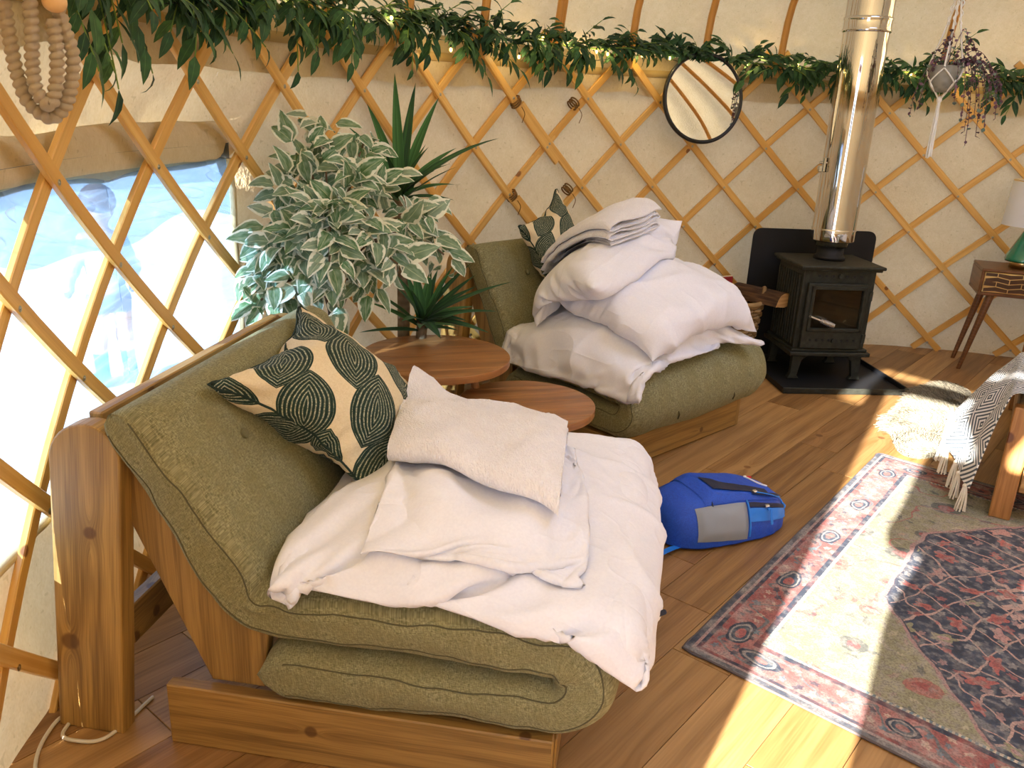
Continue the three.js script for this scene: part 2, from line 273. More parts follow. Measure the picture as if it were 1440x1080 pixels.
for (let i = 0; i < 3; i++) mesh('crown_spoke', at(cbox(2 * CROWN[0], 0.04, 0.04), 0, CROWN[1] + 0.03, 0, 0, i * Math.PI / 3), poleWood, roof);
mesh('dome', at(new THREE.SphereGeometry(1.06, 40, 12, 0, TAU, 0, Math.PI * 0.33), 0, CROWN[1] - 0.50, 0), mat({ color: 0xffffff, roughness: 0.05, transmission: 1, thickness: 0 }), roof);

// twine that ties the two trellis sections together
for (const [c, r, tilt, lab] of [[-5.96, 0.14, -1, 'brown twine lashing beside the end of a trellis slat under the garland'], [-4.36, 0.12, 1, 'brown twine lashing on a doubled trellis slat near the mirror'], [-5.96, 2.12, -1, 'brown twine lashing on the trellis just above the futon backrest'], [-4.38, 2.03, 1, 'brown twine lashing on the trellis above the white folded towel']]) {
  const th = LAT.right.th(c), h = LAT.right.h(r), o = thing('twine_tie', lab, 'twine', polar(th, 3.012, h), -th, 'twine lashings between the trellis panels');
  for (let k = 0; k < 3; k++) { const g = new THREE.TorusGeometry(0.0235, 0.004, 5, 24); g.scale(1, 1.1, 1); g.rotateY(Math.PI / 2); g.rotateZ(tilt * 0.75); g.translate((k - 1) * 0.008 * tilt, (k - 1) * 0.009, 0.002 * k); mesh('loop', g, twineMat, o); }
  mesh('loose_end', tube([[0.01, -0.02, 0.034], [0.03, -0.05, 0.036], [0.02, -0.09, 0.03]], 0.002, 10, 5), twineMat, o);
}

// ------------------------------------------------------------------ floor of long boards
const PLANK_DIR = R3(-50.8), pd = [Math.cos(PLANK_DIR), Math.sin(PLANK_DIR)], pn = [-pd[1], pd[0]];
const plankMats = [['#ad8450', '#8a6436', '#9a7344'], ['#a1784a', '#7c572e', '#8a6439'], ['#b88f5a', '#967042', '#a67e4c'], ['#9a7343', '#74502a', '#836035'], ['#b18854', '#886137', '#ab8350']].map((c, i) => {
  const m = woodTex({ a: c[0], b: c[1], c: c[2], size: [1.3, 0.34], w: 1024, h: 256, seed: 50 + i, rings: 5, knots: 1, fine: 0.32, knotDark: 0.5 });
  return mat({ map: m, roughness: 0.46, bumpMap: greyTex(256, 128, (u, v) => 0.5 + 0.4 * pnoise(u * 12, v * 90, 12, 90, 60 + i), [1.3, 0.34]), bumpScale: 0.0003 });
});
const floor = struct('floor', 'oak-look plank floor');
mesh('floor_base', cyl(3.2, 3.2, 0.1, 64).translate(0, -0.106, 0), mat({ color: rgb('#3a2818'), roughness: 1 }), floor);
{
  const circle = []; for (let i = 0; i < 72; i++) circle.push([3.06 * Math.cos(i / 72 * TAU), 3.06 * Math.sin(i / 72 * TAU)]);
  const clip = (poly) => { // keep the part of a convex polygon inside the round floor
    for (let i = 0; i < 72 && poly.length; i++) {
      const [ax, ay] = circle[i], [bx, by] = circle[(i + 1) % 72], ins = (p) => (bx - ax) * (p[1] - ay) - (by - ay) * (p[0] - ax) >= 0, out = [];
      poly.forEach((p, k) => { const q = poly[(k + 1) % poly.length], ip = ins(p), iq = ins(q); if (ip) out.push(p); if (ip !== iq) { const d = (s) => (bx - ax) * (s[1] - ay) - (by - ay) * (s[0] - ax), t = d(p) / (d(p) - d(q)); out.push([lerp(p[0], q[0], t), lerp(p[1], q[1], t)]); } });
      poly = out;
    }
    return poly;
  };
  const r = rng(5), PW = 0.158, PL = 1.21; let n = 0;
  const anchor = [-0.92, -1.75], ao = anchor[0] * pn[0] + anchor[1] * pn[1]; // a board joint seen in front of the stove
  for (let k = -22; k <= 22; k++) {
    const o = ao + k * PW; let s = -4 + r() * PL;
    while (s < 3.2) {
      const g0 = 0.0009, poly = clip([[s + g0, o + g0], [s + PL - g0, o + g0], [s + PL - g0, o + PW - g0], [s + g0, o + PW - g0]].map(([a, b]) => [a * pd[0] + b * pn[0], a * pd[1] + b * pn[1]]));
      const s0 = s; s += PL;
      if (poly.length < 3) continue;
      let area = 0; poly.forEach((p, i) => { const q = poly[(i + 1) % poly.length]; area += p[0] * q[1] - p[1] * q[0]; }); if (Math.abs(area) < 0.004) continue;
      if (area > 0) poly.reverse();
      const pos = [], uv = [], uo = [r() * 5, r() * 5], add = (p, y) => { pos.push(p[0], y, p[1]); const a = p[0] * pd[0] + p[1] * pd[1], b = p[0] * pn[0] + p[1] * pn[1]; uv.push(a - s0 + uo[0], b - o + uo[1]); };
      const cx = poly.reduce((a, p) => a + p[0], 0) / poly.length, cy = poly.reduce((a, p) => a + p[1], 0) / poly.length, ins = poly.map((p) => { const L = Math.hypot(p[0] - cx, p[1] - cy); return [p[0] + (cx - p[0]) / L * 0.0012, p[1] + (cy - p[1]) / L * 0.0012]; });
      for (let i = 1; i + 1 < ins.length; i++) { add(ins[0], 0); add(ins[i], 0); add(ins[i + 1], 0); }
      poly.forEach((p, i) => { const j = (i + 1) % poly.length, q = poly[j]; for (const [a, ya] of [[ins[i], 0], [p, -0.0012], [ins[j], 0], [ins[j], 0], [p, -0.0012], [q, -0.0012], [p, -0.0012], [p, -0.006], [q, -0.0012], [q, -0.0012], [p, -0.006], [q, -0.006]]) add(a, ya); });
      const g = new THREE.BufferGeometry(); g.setAttribute('position', new THREE.Float32BufferAttribute(pos, 3)); g.setAttribute('uv', new THREE.Float32BufferAttribute(uv, 2)); g.computeVertexNormals();
      mesh('plank', g, plankMats[Math.floor(r() * plankMats.length)], floor); n++;
    }
  }
}
// ------------------------------------------------------------------ outdoors: ground, and the door opening in the wall behind the camera
const ground = mesh('ground', new THREE.CircleGeometry(40, 64).rotateX(-Math.PI / 2).translate(0, -0.32, 0), mat({ map: tex(256, 256, (u, v) => mix3(hex('#b9b4a8'), hex('#d9d3c4'), 0.5 + 0.3 * pnoise(u * 6, v * 6, 6, 6, 1) + 0.25 * pnoise(u * 40, v * 40, 40, 40, 2)), { size: [3, 3] }), roughness: 1 }));
setUV(ground.geometry, (x, y, z) => [x, z]); ground.userData.kind = 'structure'; ground.userData.label = 'pale gravel ground outside the window';
const door = struct('door_1', 'wooden door frame behind the viewpoint');
for (const th of DOOR) mesh('jamb', at(cbox(0.06, 1.72, 0.09), ...polar(th, 3.05, 0.86), 0, -th, 0), poleWood, door);
{ const m = (DOOR[0] + DOOR[1]) / 2; mesh('lintel', at(cbox(1.02, 0.08, 0.09), ...polar(m, 3.03, 1.74), 0, -m, 0), poleWood, door); mesh('sill', at(cbox(0.96, 0.04, 0.12), ...polar(m, 3.03, -0.02), 0, -m, 0), poleWood, door); }
// ------------------------------------------------------------------ cloth: closed two-layer sheets settle on colliders (position based dynamics)
function cloth({ nu, nv, W, D, start, grow = 1.03, pressure = 0, gravity = 9.8, steps = 160, iters = 8, colliders = [], gap = 0.004, bend = 0.05, seed = 1, puff = 0.01, damp = 0.985, kick = 0.004, thick = 0.08, tsz = 1, folds = 0 }) {
  const r = rng(seed), nt = (nu + 1) * (nv + 1), nb = (nu - 1) * (nv - 1), N = nt + nb, p = new Float64Array(N * 3), q = new Float64Array(N * 3), v = new Float64Array(N * 3), UV = new Float32Array(N * 2);
  const T = (i, j) => j * (nu + 1) + i, B = (i, j) => (i === 0 || j === 0 || i === nu || j === nv) ? T(i, j) : nt + (j - 1) * (nu - 1) + i - 1;
  for (let j = 0; j <= nv; j++) for (let i = 0; i <= nu; i++) for (const [f, s] of [[T, 1], [B, -1]]) {
    const u = i / nu, w = j / nv, k = f(i, j), c = start(u, w), b = Math.sin(u * Math.PI) ** 0.5 * Math.sin(w * Math.PI) ** 0.5;
    p[3 * k] = c[0] + kick * (r() - 0.5); p[3 * k + 1] = c[1] + s * puff * b + kick * (r() - 0.5); p[3 * k + 2] = c[2] + kick * (r() - 0.5);
    if (c.length > 3 && b > 0) { p[3 * k] += s * puff * b * c[3]; p[3 * k + 1] += s * puff * b * (c[4] - 1); p[3 * k + 2] += s * puff * b * c[5]; }
    UV[2 * k] = u * W * tsz; UV[2 * k + 1] = w * D * tsz;
  }
  const ca = [], cb = [], cl = [], ck = [], seen = new Set();
  const con = (f, i, j, i2, j2, k) => { if (i2 < 0 || j2 < 0 || i2 > nu || j2 > nv) return; const a = f(i, j), b = f(i2, j2), key = a < b ? a * N + b : b * N + a; if (seen.has(key)) return; seen.add(key); ca.push(a); cb.push(b); cl.push(grow * Math.hypot((i2 - i) / nu * W, (j2 - j) / nv * D)); ck.push(k); };
  for (const f of [T, B]) for (let j = 0; j <= nv; j++) for (let i = 0; i <= nu; i++) { con(f, i, j, i + 1, j, 1); con(f, i, j, i, j + 1, 1); con(f, i, j, i + 1, j + 1, 0.5); con(f, i, j, i + 1, j - 1, 0.5); con(f, i, j, i + 2, j, bend); con(f, i, j, i, j + 2, bend); }
  const tri = [];
  for (let j = 0; j < nv; j++) for (let i = 0; i < nu; i++) { let a = T(i, j), b = T(i + 1, j), c = T(i + 1, j + 1), d = T(i, j + 1); tri.push(a, c, b, a, d, c); a = B(i, j); b = B(i + 1, j); c = B(i + 1, j + 1); d = B(i, j + 1); tri.push(a, b, c, a, c, d); }
  const SUB = 4, dt = 1 / 240, n = ca.length; let pr = pressure; const dmp = Math.pow(damp, 1 / SUB); iters = Math.max(2, Math.round(iters / 3)); const F = new Float64Array(N * 3);
  { // make sure that the faces look outwards
    let vol = 0; for (let t = 0; t < tri.length; t += 3) { const [a, b, c] = [tri[t] * 3, tri[t + 1] * 3, tri[t + 2] * 3]; vol += p[a] * (p[b + 1] * p[c + 2] - p[b + 2] * p[c + 1]) + p[a + 1] * (p[b + 2] * p[c] - p[b] * p[c + 2]) + p[a + 2] * (p[b] * p[c + 1] - p[b + 1] * p[c]); }
    if (vol < 0) for (let t = 0; t < tri.length; t += 3) { const a = tri[t]; tri[t] = tri[t + 1]; tri[t + 1] = a; }
  }
  for (let st = 0; st < steps * SUB; st++) {
    F.fill(0);
    if (pressure && st % 8 === 0) { let vol = 0; for (let t = 0; t < tri.length; t += 3) { const a = tri[t] * 3, b = tri[t + 1] * 3, c = tri[t + 2] * 3; vol += p[a] * (p[b + 1] * p[c + 2] - p[b + 2] * p[c + 1]) + p[a + 1] * (p[b + 2] * p[c] - p[b] * p[c + 2]) + p[a + 2] * (p[b] * p[c + 1] - p[b + 1] * p[c]); } pr = pressure * clamp((W * D * thick - vol / 6) / (W * D * thick) * 4, -0.5, 1); }
    if (pressure) for (let t = 0; t < tri.length; t += 3) {
      const a = tri[t] * 3, b = tri[t + 1] * 3, c = tri[t + 2] * 3, e1 = p[b] - p[a], e2 = p[b + 1] - p[a + 1], e3 = p[b + 2] - p[a + 2], f1 = p[c] - p[a], f2 = p[c + 1] - p[a + 1], f3 = p[c + 2] - p[a + 2];
      const nx = (e2 * f3 - e3 * f2), ny = (e3 * f1 - e1 * f3), nz = (e1 * f2 - e2 * f1), k = pr * nu * nv / (W * D) / 6 / 0.25;
      for (const o of [a, b, c]) { F[o] += nx * k; F[o + 1] += ny * k; F[o + 2] += nz * k; }
    }
    for (let i = 0; i < 3 * N; i++) { v[i] = v[i] * dmp + (F[i] - (i % 3 === 1 ? gravity : 0)) * dt; const m = 2.5; if (v[i] > m) v[i] = m; if (v[i] < -m) v[i] = -m; q[i] = p[i]; p[i] += v[i] * dt; }
    for (let it = 0; it < iters; it++) for (let k = 0; k < n; k++) {
      const a = 3 * ca[k], b = 3 * cb[k], x = p[b] - p[a], y = p[b + 1] - p[a + 1], z = p[b + 2] - p[a + 2], d = Math.sqrt(x * x + y * y + z * z) || 1e-9, s = 0.5 * ck[k] * (d - cl[k]) / d;
      p[a] += x * s; p[a + 1] += y * s; p[a + 2] += z * s; p[b] -= x * s; p[b + 1] -= y * s; p[b + 2] -= z * s;
    }
    for (let k = 0; k < N; k++) { const o = 3 * k; for (const f of colliders) {
      const d = f(p[o], p[o + 1], p[o + 2]); if (d >= gap) continue;
      const e = 0.002; let gx = f(p[o] + e, p[o + 1], p[o + 2]) - d, gy = f(p[o], p[o + 1] + e, p[o + 2]) - d, gz = f(p[o], p[o + 1], p[o + 2] + e) - d; const L = Math.hypot(gx, gy, gz) || 1, m = (gap - d);
      p[o] += gx / L * m; p[o + 1] += gy / L * m; p[o + 2] += gz / L * m;
      const fr = 0.96; q[o] += (p[o] - q[o]) * fr; q[o + 1] += (p[o + 1] - q[o + 1]) * fr; q[o + 2] += (p[o + 2] - q[o + 2]) * fr;
    } }
    for (let i = 0; i < 3 * N; i++) v[i] = (p[i] - q[i]) / dt;
  }
  // one smoothing pass along the sheet takes out grid jitter
  const acc = new Float64Array(N * 3), cnt = new Float64Array(N);
  for (let k = 0; k < n; k++) { if (ck[k] < 0.4) continue; const a = ca[k], b = cb[k]; cnt[a]++; cnt[b]++; for (let m = 0; m < 3; m++) { acc[3 * a + m] += p[3 * b + m]; acc[3 * b + m] += p[3 * a + m]; } }
  const out = new Float32Array(N * 3); for (let k = 0; k < N; k++) for (let m = 0; m < 3; m++) out[3 * k + m] = lerp(p[3 * k + m], acc[3 * k + m] / cnt[k], 0.22);
  const g = new THREE.BufferGeometry(); g.setAttribute('position', new THREE.BufferAttribute(out, 3)); g.setAttribute('uv', new THREE.BufferAttribute(UV, 2)); g.setIndex(tri); g.computeVertexNormals();
  if (folds) { // soft creases: long ridges that branch across the cloth
    const nn = g.attributes.normal, rid = (x, y, s2) => Math.pow(1 - Math.abs(noise3(x, y, s2)), 4);
    for (let k = 0; k < N; k++) { const u = UV[2 * k], w = UV[2 * k + 1], q1 = 0.25 * noise3(u * 3, w * 3, seed), d = folds * (rid(u * 3.2 + w * 1.4 + q1 * 2, w * 6.5 - u * 2.2, seed) * 1.0 + rid(u * 7 - w * 2 + q1, w * 3.4 + u, seed + 3) * 0.8 + 0.5 * noise3(u * 9, w * 9, seed + 6) - 0.6); out[3 * k] += nn.getX(k) * d; out[3 * k + 1] += nn.getY(k) * d; out[3 * k + 2] += nn.getZ(k) * d; }
    g.computeVertexNormals();
  }
  return g;
}
// signed distance of a rounded box: centre, half sizes, corner radius, tilt about z
function sdBox(c, h, r, tilt = 0) { const cs = Math.cos(tilt), sn = Math.sin(tilt); return (x, y, z) => { x -= c[0]; y -= c[1]; z -= c[2]; const X = cs * x + sn * y, Y = -sn * x + cs * y, a = Math.abs(X) - h[0] + r, b = Math.abs(Y) - h[1] + r, d = Math.abs(z) - h[2] + r; return Math.hypot(Math.max(a, 0), Math.max(b, 0), Math.max(d, 0)) + Math.min(Math.max(a, b, d), 0) - r; }; }
function heightField(geos, x0, x1, z0, z1, n = 90) { // upper surface of finished cloth as a collider
  const H = new Float32Array((n + 1) * (n + 1)).fill(-1), cellx = (x1 - x0) / n, cellz = (z1 - z0) / n;
  for (const g of geos) { const p = g.attributes.position; for (let i = 0; i < p.count; i++) { const a = Math.round((p.getX(i) - x0) / cellx), b = Math.round((p.getZ(i) - z0) / cellz); for (let da = -1; da <= 1; da++) for (let db = -1; db <= 1; db++) { const A = a + da, Bb = b + db; if (A >= 0 && Bb >= 0 && A <= n && Bb <= n) H[Bb * (n + 1) + A] = Math.max(H[Bb * (n + 1) + A], p.getY(i)); } } }
  const h = (x, z) => { const a = clamp((x - x0) / cellx, 0, n - 0.001), b = clamp((z - z0) / cellz, 0, n - 0.001), i = Math.floor(a), j = Math.floor(b), u = a - i, w = b - j, k = j * (n + 1) + i; return lerp(lerp(H[k], H[k + 1], u), lerp(H[k + n + 1], H[k + n + 2], u), w); };
  const f = (x, y, z) => (y - h(x, z)) * 0.8; f.h = h; return f;
}

// ------------------------------------------------------------------ futon chair: pine frame and folded green mattress. Local axes: x forward, y up, z towards the near side (0) from the far side (-width)
const pine = [0, 1, 2].map((i) => mat({ map: woodTex({ a: ['#b9914e', '#ab8344', '#b08a4e'][i], b: ['#7f5e2f', '#755428', '#70532a'][i], c: ['#97783f', '#866a37', '#6a4f28'][i], size: [0.9, 0.17], w: 1024, h: 256, seed: 70 + i, rings: 3.2, knots: 3, fine: 0.34, knotDark: 0.6 }), roughness: 0.5, clearcoat: 0.12, clearcoatRoughness: 0.5 }));
const futonTex = tex(512, 512, (u, v) => {
  const a = pnoise(u * 256, v * 40, 256, 40, 1), b = pnoise(u * 40, v * 256, 40, 256, 2), c = pnoise(u * 5, v * 5, 5, 5, 3), d = pnoise(u * 256, v * 256, 256, 256, 9);
  return mix3(mix3(hex('#605d3e'), hex('#a8a37c'), clamp(0.5 + 0.35 * a + 0.35 * b + 0.2 * d)), hex('#7a7147'), 0.25 + 0.25 * c);
}, { size: [0.17, 0.17] });
const futonBump = greyTex(256, 256, (u, v) => 0.5 + 0.3 * pnoise(u * 128, v * 24, 128, 24, 1) + 0.3 * pnoise(u * 24, v * 128, 24, 128, 2), [0.09, 0.09]);
const futonMat = mat({ map: futonTex, bumpMap: futonBump, bumpScale: 0.0008, roughness: 1, sheen: 0.4, sheenRoughness: 0.6, sheenColor: rgb('#b9b890') });
const seamMat = mat({ color: rgb('#56523a'), roughness: 1 });

function boardXY(pts, d, r = 0.004) { // a board outlined in x/y, thickness d along z
  const s = new THREE.Shape(pts.map((p) => new THREE.Vector2(...p))); const g = new THREE.ExtrudeGeometry(s, { depth: d - 2 * r, bevelEnabled: true, bevelThickness: r, bevelSize: r, bevelOffset: -r, bevelSegments: 2, curveSegments: 12 }); return g.translate(0, 0, r);
}
function futonFrame(t, W) {
  const post = (z) => { // board with a rounded head, leaning a little
    const w = 0.148, hgt = 0.705, R = w / 2, pts = [[0, 0], [w, 0]]; for (let i = 0; i <= 16; i++) { const a = i / 16 * Math.PI; pts.push([R + R * Math.cos(a), hgt - R + R * Math.sin(a)]); }
    let g = boardXY(pts, 0.045); g = boxUV(g, 'y', [uvSeed() * 2, uvSeed()]); g.applyMatrix4(new THREE.Matrix4().makeShear(0, 0, 0.105, 0, 0, 0)); return g.translate(-0.257, 0, z - 0.045);
  };
  mesh('end_post', post(0.002), pine[0], t); mesh('end_post', post(-W + 0.043), pine[1], t);
  for (const [z, k] of [[0, 1], [-W + 0.03, 2]]) {
    mesh('side_rail', at(cbox(0.80, 0.145, 0.03, 0.003), 0.40, 0.0725, z - 0.015), pine[k], t);
    const g = boardXY([[-0.105, 0.60], [-0.02, 0.665], [0.215, 0.28], [0.20, 0.146], [0.085, 0.146]], 0.032); mesh('back_support', boxUV(at(g, 0, 0, 0), 'y', [uvSeed(), uvSeed()]).translate(0, 0, z - 0.065), pine[k], t);
  }
  mesh('front_rail', at(cbox(W - 0.062, 0.12, 0.03, 0.003), 0.79, 0.066, -W / 2, 0, Math.PI / 2), pine[1], t);
  mesh('stretcher', at(cbox(W - 0.09, 0.09, 0.03, 0.003), -0.105, 0.24, -W / 2, 0, Math.PI / 2), pine[2], t);
  mesh('back_rail', at(cbox(W - 0.094, 0.095, 0.028, 0.003), -0.118, 0.664, -W / 2 - 0.0, 0, Math.PI / 2, 0).applyMatrix4(new THREE.Matrix4()), pine[0], t);
  for (let i = 0; i < 5; i++) mesh('back_slat', at(cbox(W - 0.07, 0.05, 0.014, 0.002), lerp(-0.072, 0.12, i / 4), lerp(0.61, 0.29, i / 4), -W / 2, 0, Math.PI / 2, 0), pine[2], t);
  for (let i = 0; i < 7; i++) mesh('seat_slat', at(cbox(0.07, 0.016, W - 0.07, 0.002), lerp(0.25, 0.74, i / 6), 0.137, -W / 2), pine[i % 3], t);
}
// centre line of the folded mattress in x/y
function mattressPath(rise) {
  const P = [], arc = (cx, cy, R, a0, a1, n) => { for (let i = 0; i <= n; i++) { const a = lerp(a0, a1, i / n); P.push([cx + R * Math.cos(a), cy + R * Math.sin(a)]); } };
  const top = [-0.052, 0.732], bot = [0.165, 0.385];
  for (let i = 0; i <= 40; i++) P.push([lerp(top[0], bot[0], i / 40) + 0.006 * Math.sin(i / 40 * Math.PI), lerp(top[1], bot[1], i / 40)]);
  for (let i = 1; i <= 14; i++) { const t = i / 14; P.push([(1 - t) ** 2 * 0.165 + 2 * t * (1 - t) * 0.198 + t * t * 0.285, (1 - t) ** 2 * 0.385 + 2 * t * (1 - t) * 0.334 + t * t * 0.338]); }
  for (let i = 1; i <= 40; i++) P.push([lerp(0.285, 0.775, i / 40), 0.338 + rise * Math.sin(i / 40 * Math.PI)]);
  arc(0.785, 0.2725, 0.0655, Math.PI / 2 * 0.97, -Math.PI / 2, 22);
  for (let i = 1; i <= 40; i++) P.push([lerp(0.78, 0.205, i / 40), 0.207]);
  return P;
}
function mattressGeo(W, seed) {
  const C = mattressPath(0.006), n = C.length, S = [0]; for (let i = 1; i < n; i++) S.push(S[i - 1] + Math.hypot(C[i][0] - C[i - 1][0], C[i][1] - C[i - 1][1]));
  const Lt = S[n - 1], half = W / 2, tk = 0.067, NB = 64, ring = [], m = 2 * NB;
  const shape = []; // section: across (b, -1..1) and through (t, -1..1)
  for (let k = 0; k < m; k++) { const a = k / m * TAU, c = Math.cos(a), s = Math.sin(a), e = (x, p) => Math.sign(x) * Math.pow(Math.abs(x), p); shape.push([e(c, 0.16), e(s, 0.42)]); }
  const pos = [], uv = [], idx = [];
  const ns = n;
  for (let i = 0; i < ns; i++) {
    const a = C[Math.max(0, i - 1)], b = C[Math.min(n - 1, i + 1)], dx = b[0] - a[0], dy = b[1] - a[1], L = Math.hypot(dx, dy), nx = -dy / L * -1, ny = dx / L * -1; // normal to the sitting side
    const endF = Math.pow(clamp(Math.min(S[i], Lt - S[i]) / 0.05, 0.0, 1), 0.45);
    for (let k = 0; k < m; k++) {
      const [bb, tt] = shape[k], s = S[i], z = -half + bb * half * (0.985 + 0.015 * endF);
      let dep = 0;
      for (const [bs, bz] of [[0.19, -0.22], [0.19, -0.66], [0.60, -0.22], [0.60, -0.66], [0.86, -0.45]]) { const d2 = ((s - bs) ** 2 + ((z * 0.9 / W) - bz) ** 2); dep += 0.036 * Math.exp(-d2 / 0.0012) + 0.016 * Math.exp(-d2 / 0.010); }
      const crease = Math.exp(-((s - 0.46) ** 2) / 0.004), fold = Math.exp(-((s - 1.06) ** 2) / 0.012);
      const wr = 0.010 * fbm(s * 9, z * 9, seed, 3) + crease * 0.010 * noise3(z * 26, s * 10, seed) + fold * 0.010 * noise3(z * 16 + s * 6, s * 14, seed + 3) + 0.004 * noise3(z * 30, s * 22, seed + 5);
      const edgeP = Math.pow(Math.abs(bb), 30);
      let t = tt * (tk * endF + 0.010 * (1 - bb * bb)) - Math.sign(tt) * dep * smooth(0.3, 1, Math.abs(tt)) + wr * (tt > 0 ? 1 : -0.6) * endF + edgeP * 0.004 * noise3(s * 20, tt * 2, seed + 7);
      let zz = z + edgeP * (0.008 * noise3(s * 6, tt * 1.5, seed + 9) + 0.008 * noise3(s * 30, tt * 3, seed + 11) * (fold + crease + 0.1) + 0.012 * (1 - tt * tt));
      pos.push(C[i][0] + nx * t * -1, C[i][1] + ny * t * -1, zz);
      uv.push(s + tt * 0.02, z + tt * 0.06);
    }
  }
  for (let i = 0; i < ns - 1; i++) for (let k = 0; k < m; k++) { const k2 = (k + 1) % m, a = i * m + k, b = i * m + k2, c = a + m, d = b + m; idx.push(a, b, d, a, d, c); }
  for (const [i, f] of [[0, 1], [ns - 1, -1]]) { const c0 = pos.length / 3; let x = 0, y = 0, z = 0; for (let k = 0; k < m; k++) { x += pos[3 * (i * m + k)]; y += pos[3 * (i * m + k) + 1]; z += pos[3 * (i * m + k) + 2]; } pos.push(x / m, y / m, z / m); uv.push(0, 0); for (let k = 0; k < m; k++) { const a = i * m + k, b = i * m + (k + 1) % m; f > 0 ? idx.push(c0, b, a) : idx.push(c0, a, b); } }
  const g = new THREE.BufferGeometry(); g.setAttribute('position', new THREE.Float32BufferAttribute(pos, 3)); g.setAttribute('uv', new THREE.Float32BufferAttribute(uv, 2)); g.setIndex(idx); g.computeVertexNormals();
  g.userData = { m, ns };
  return g;
}
function futonMattress(t, W, seed) {
  const g = mattressGeo(W, seed), o = mesh('mattress', g, futonMat, t), p = g.attributes.position, { m, ns } = g.userData, take = (k, i0, i1) => { const pts = []; for (let i = i0; i <= i1; i += 2) pts.push(V(p.getX(i * m + k), p.getY(i * m + k), p.getZ(i * m + k))); return pts; };
  // stitched seams along both long edges of the near and the far border
  const kc = Math.round(m * 0.035); for (const k of [kc, m - kc, m / 2 - kc, m / 2 + kc]) mesh('seam', tube(take(k, 3, ns - 4), 0.0017, 150, 5), seamMat, o);
  const btn = lathe([[0, 0.007], [0.008, 0.006], [0.012, 0.001], [0.010, -0.004]], 14);
  for (const [x, y, z] of [[0.105, 0.642, -0.22], [0.105, 0.642, -0.66]]) { const b = mesh('button', btn, futonMat, o); b.position.set(x - 0.01, y - 0.018, z * W / 0.9); b.rotation.z = -R3(58); }
  return o;
}
const NEAR = { pos: [-2.708, 0, 0.467], turn: -0.1455, W: 0.9 }, FAR = { pos: [-2.20, 0, -1.55], turn: -0.807, W: 0.86 };
{
  const fr = thing('futon_chair', 'stained pine futon chair frame with round-topped posts beside the clear window', 'futon', NEAR.pos, NEAR.turn, 'futon chair frames'); futonFrame(fr, NEAR.W);
  const fr2 = thing('futon_chair', 'stained pine futon chair frame standing near the log basket and stove', 'futon', FAR.pos, FAR.turn, 'futon chair frames'); futonFrame(fr2, FAR.W);
  const m1 = thing('futon_mattress', 'olive green futon mattress folded under the patterned cushion and flat white bedding', 'mattress', NEAR.pos, NEAR.turn, 'green futon mattresses'); futonMattress(m1, NEAR.W, 1);
  const m2 = thing('futon_mattress', 'olive green futon mattress under the high heap of white bedding', 'mattress', FAR.pos, FAR.turn, 'green futon mattresses'); futonMattress(m2, FAR.W, 9);
  for (const z of [-0.25, -0.62]) mesh('tie_loop', tube([[0.902, 0.20, z], [0.914, 0.225, z + 0.012], [0.912, 0.25, z + 0.03]], 0.003, 8, 5), seamMat, m2);
}
// ------------------------------------------------------------------ white bedding and patterned cushions
const linenTex = tex(256, 256, (u, v) => mix3(hex('#e2e2ea'), hex('#f1f1f7'), clamp(0.5 + 0.2 * pnoise(u * 100, v * 100, 100, 100, 1) + 0.2 * pnoise(u * 6, v * 6, 6, 6, 2))), { size: [0.3, 0.3] });
const creaseBump = greyTex(512, 512, (u, v) => { const w = pnoise(u * 4, v * 4, 4, 4, 3); return 0.5 + 0.3 * pnoise(u * 7 + w, v * 7 - w, 7, 7, 5) + 0.22 * Math.pow(1 - Math.abs(pnoise(u * 5 + w * 0.8, v * 9, 5, 9, 8)), 5) ; }, [0.45, 0.45]);
const linen = mat({ map: linenTex, bumpMap: creaseBump, bumpScale: 0.007, roughness: 0.7, sheen: 0.3, sheenRoughness: 0.4 });
const terryBump = greyTex(256, 256, (u, v) => 0.5 + 0.35 * pnoise(u * 90, v * 90, 90, 90, 5) + 0.25 * pnoise(u * 30, v * 30, 30, 30, 6), [0.12, 0.12]);
const terry = mat({ map: tex(256, 256, (u, v) => mix3(hex('#e6e3e7'), hex('#f5f3f6'), clamp(0.55 + 0.3 * pnoise(u * 80, v * 80, 80, 80, 3) + 0.15 * pnoise(u * 8, v * 8, 8, 8, 1))), { size: [0.2, 0.2] }), bumpMap: terryBump, bumpScale: 0.003, roughness: 1, sheen: 0.8, sheenRoughness: 0.7 });

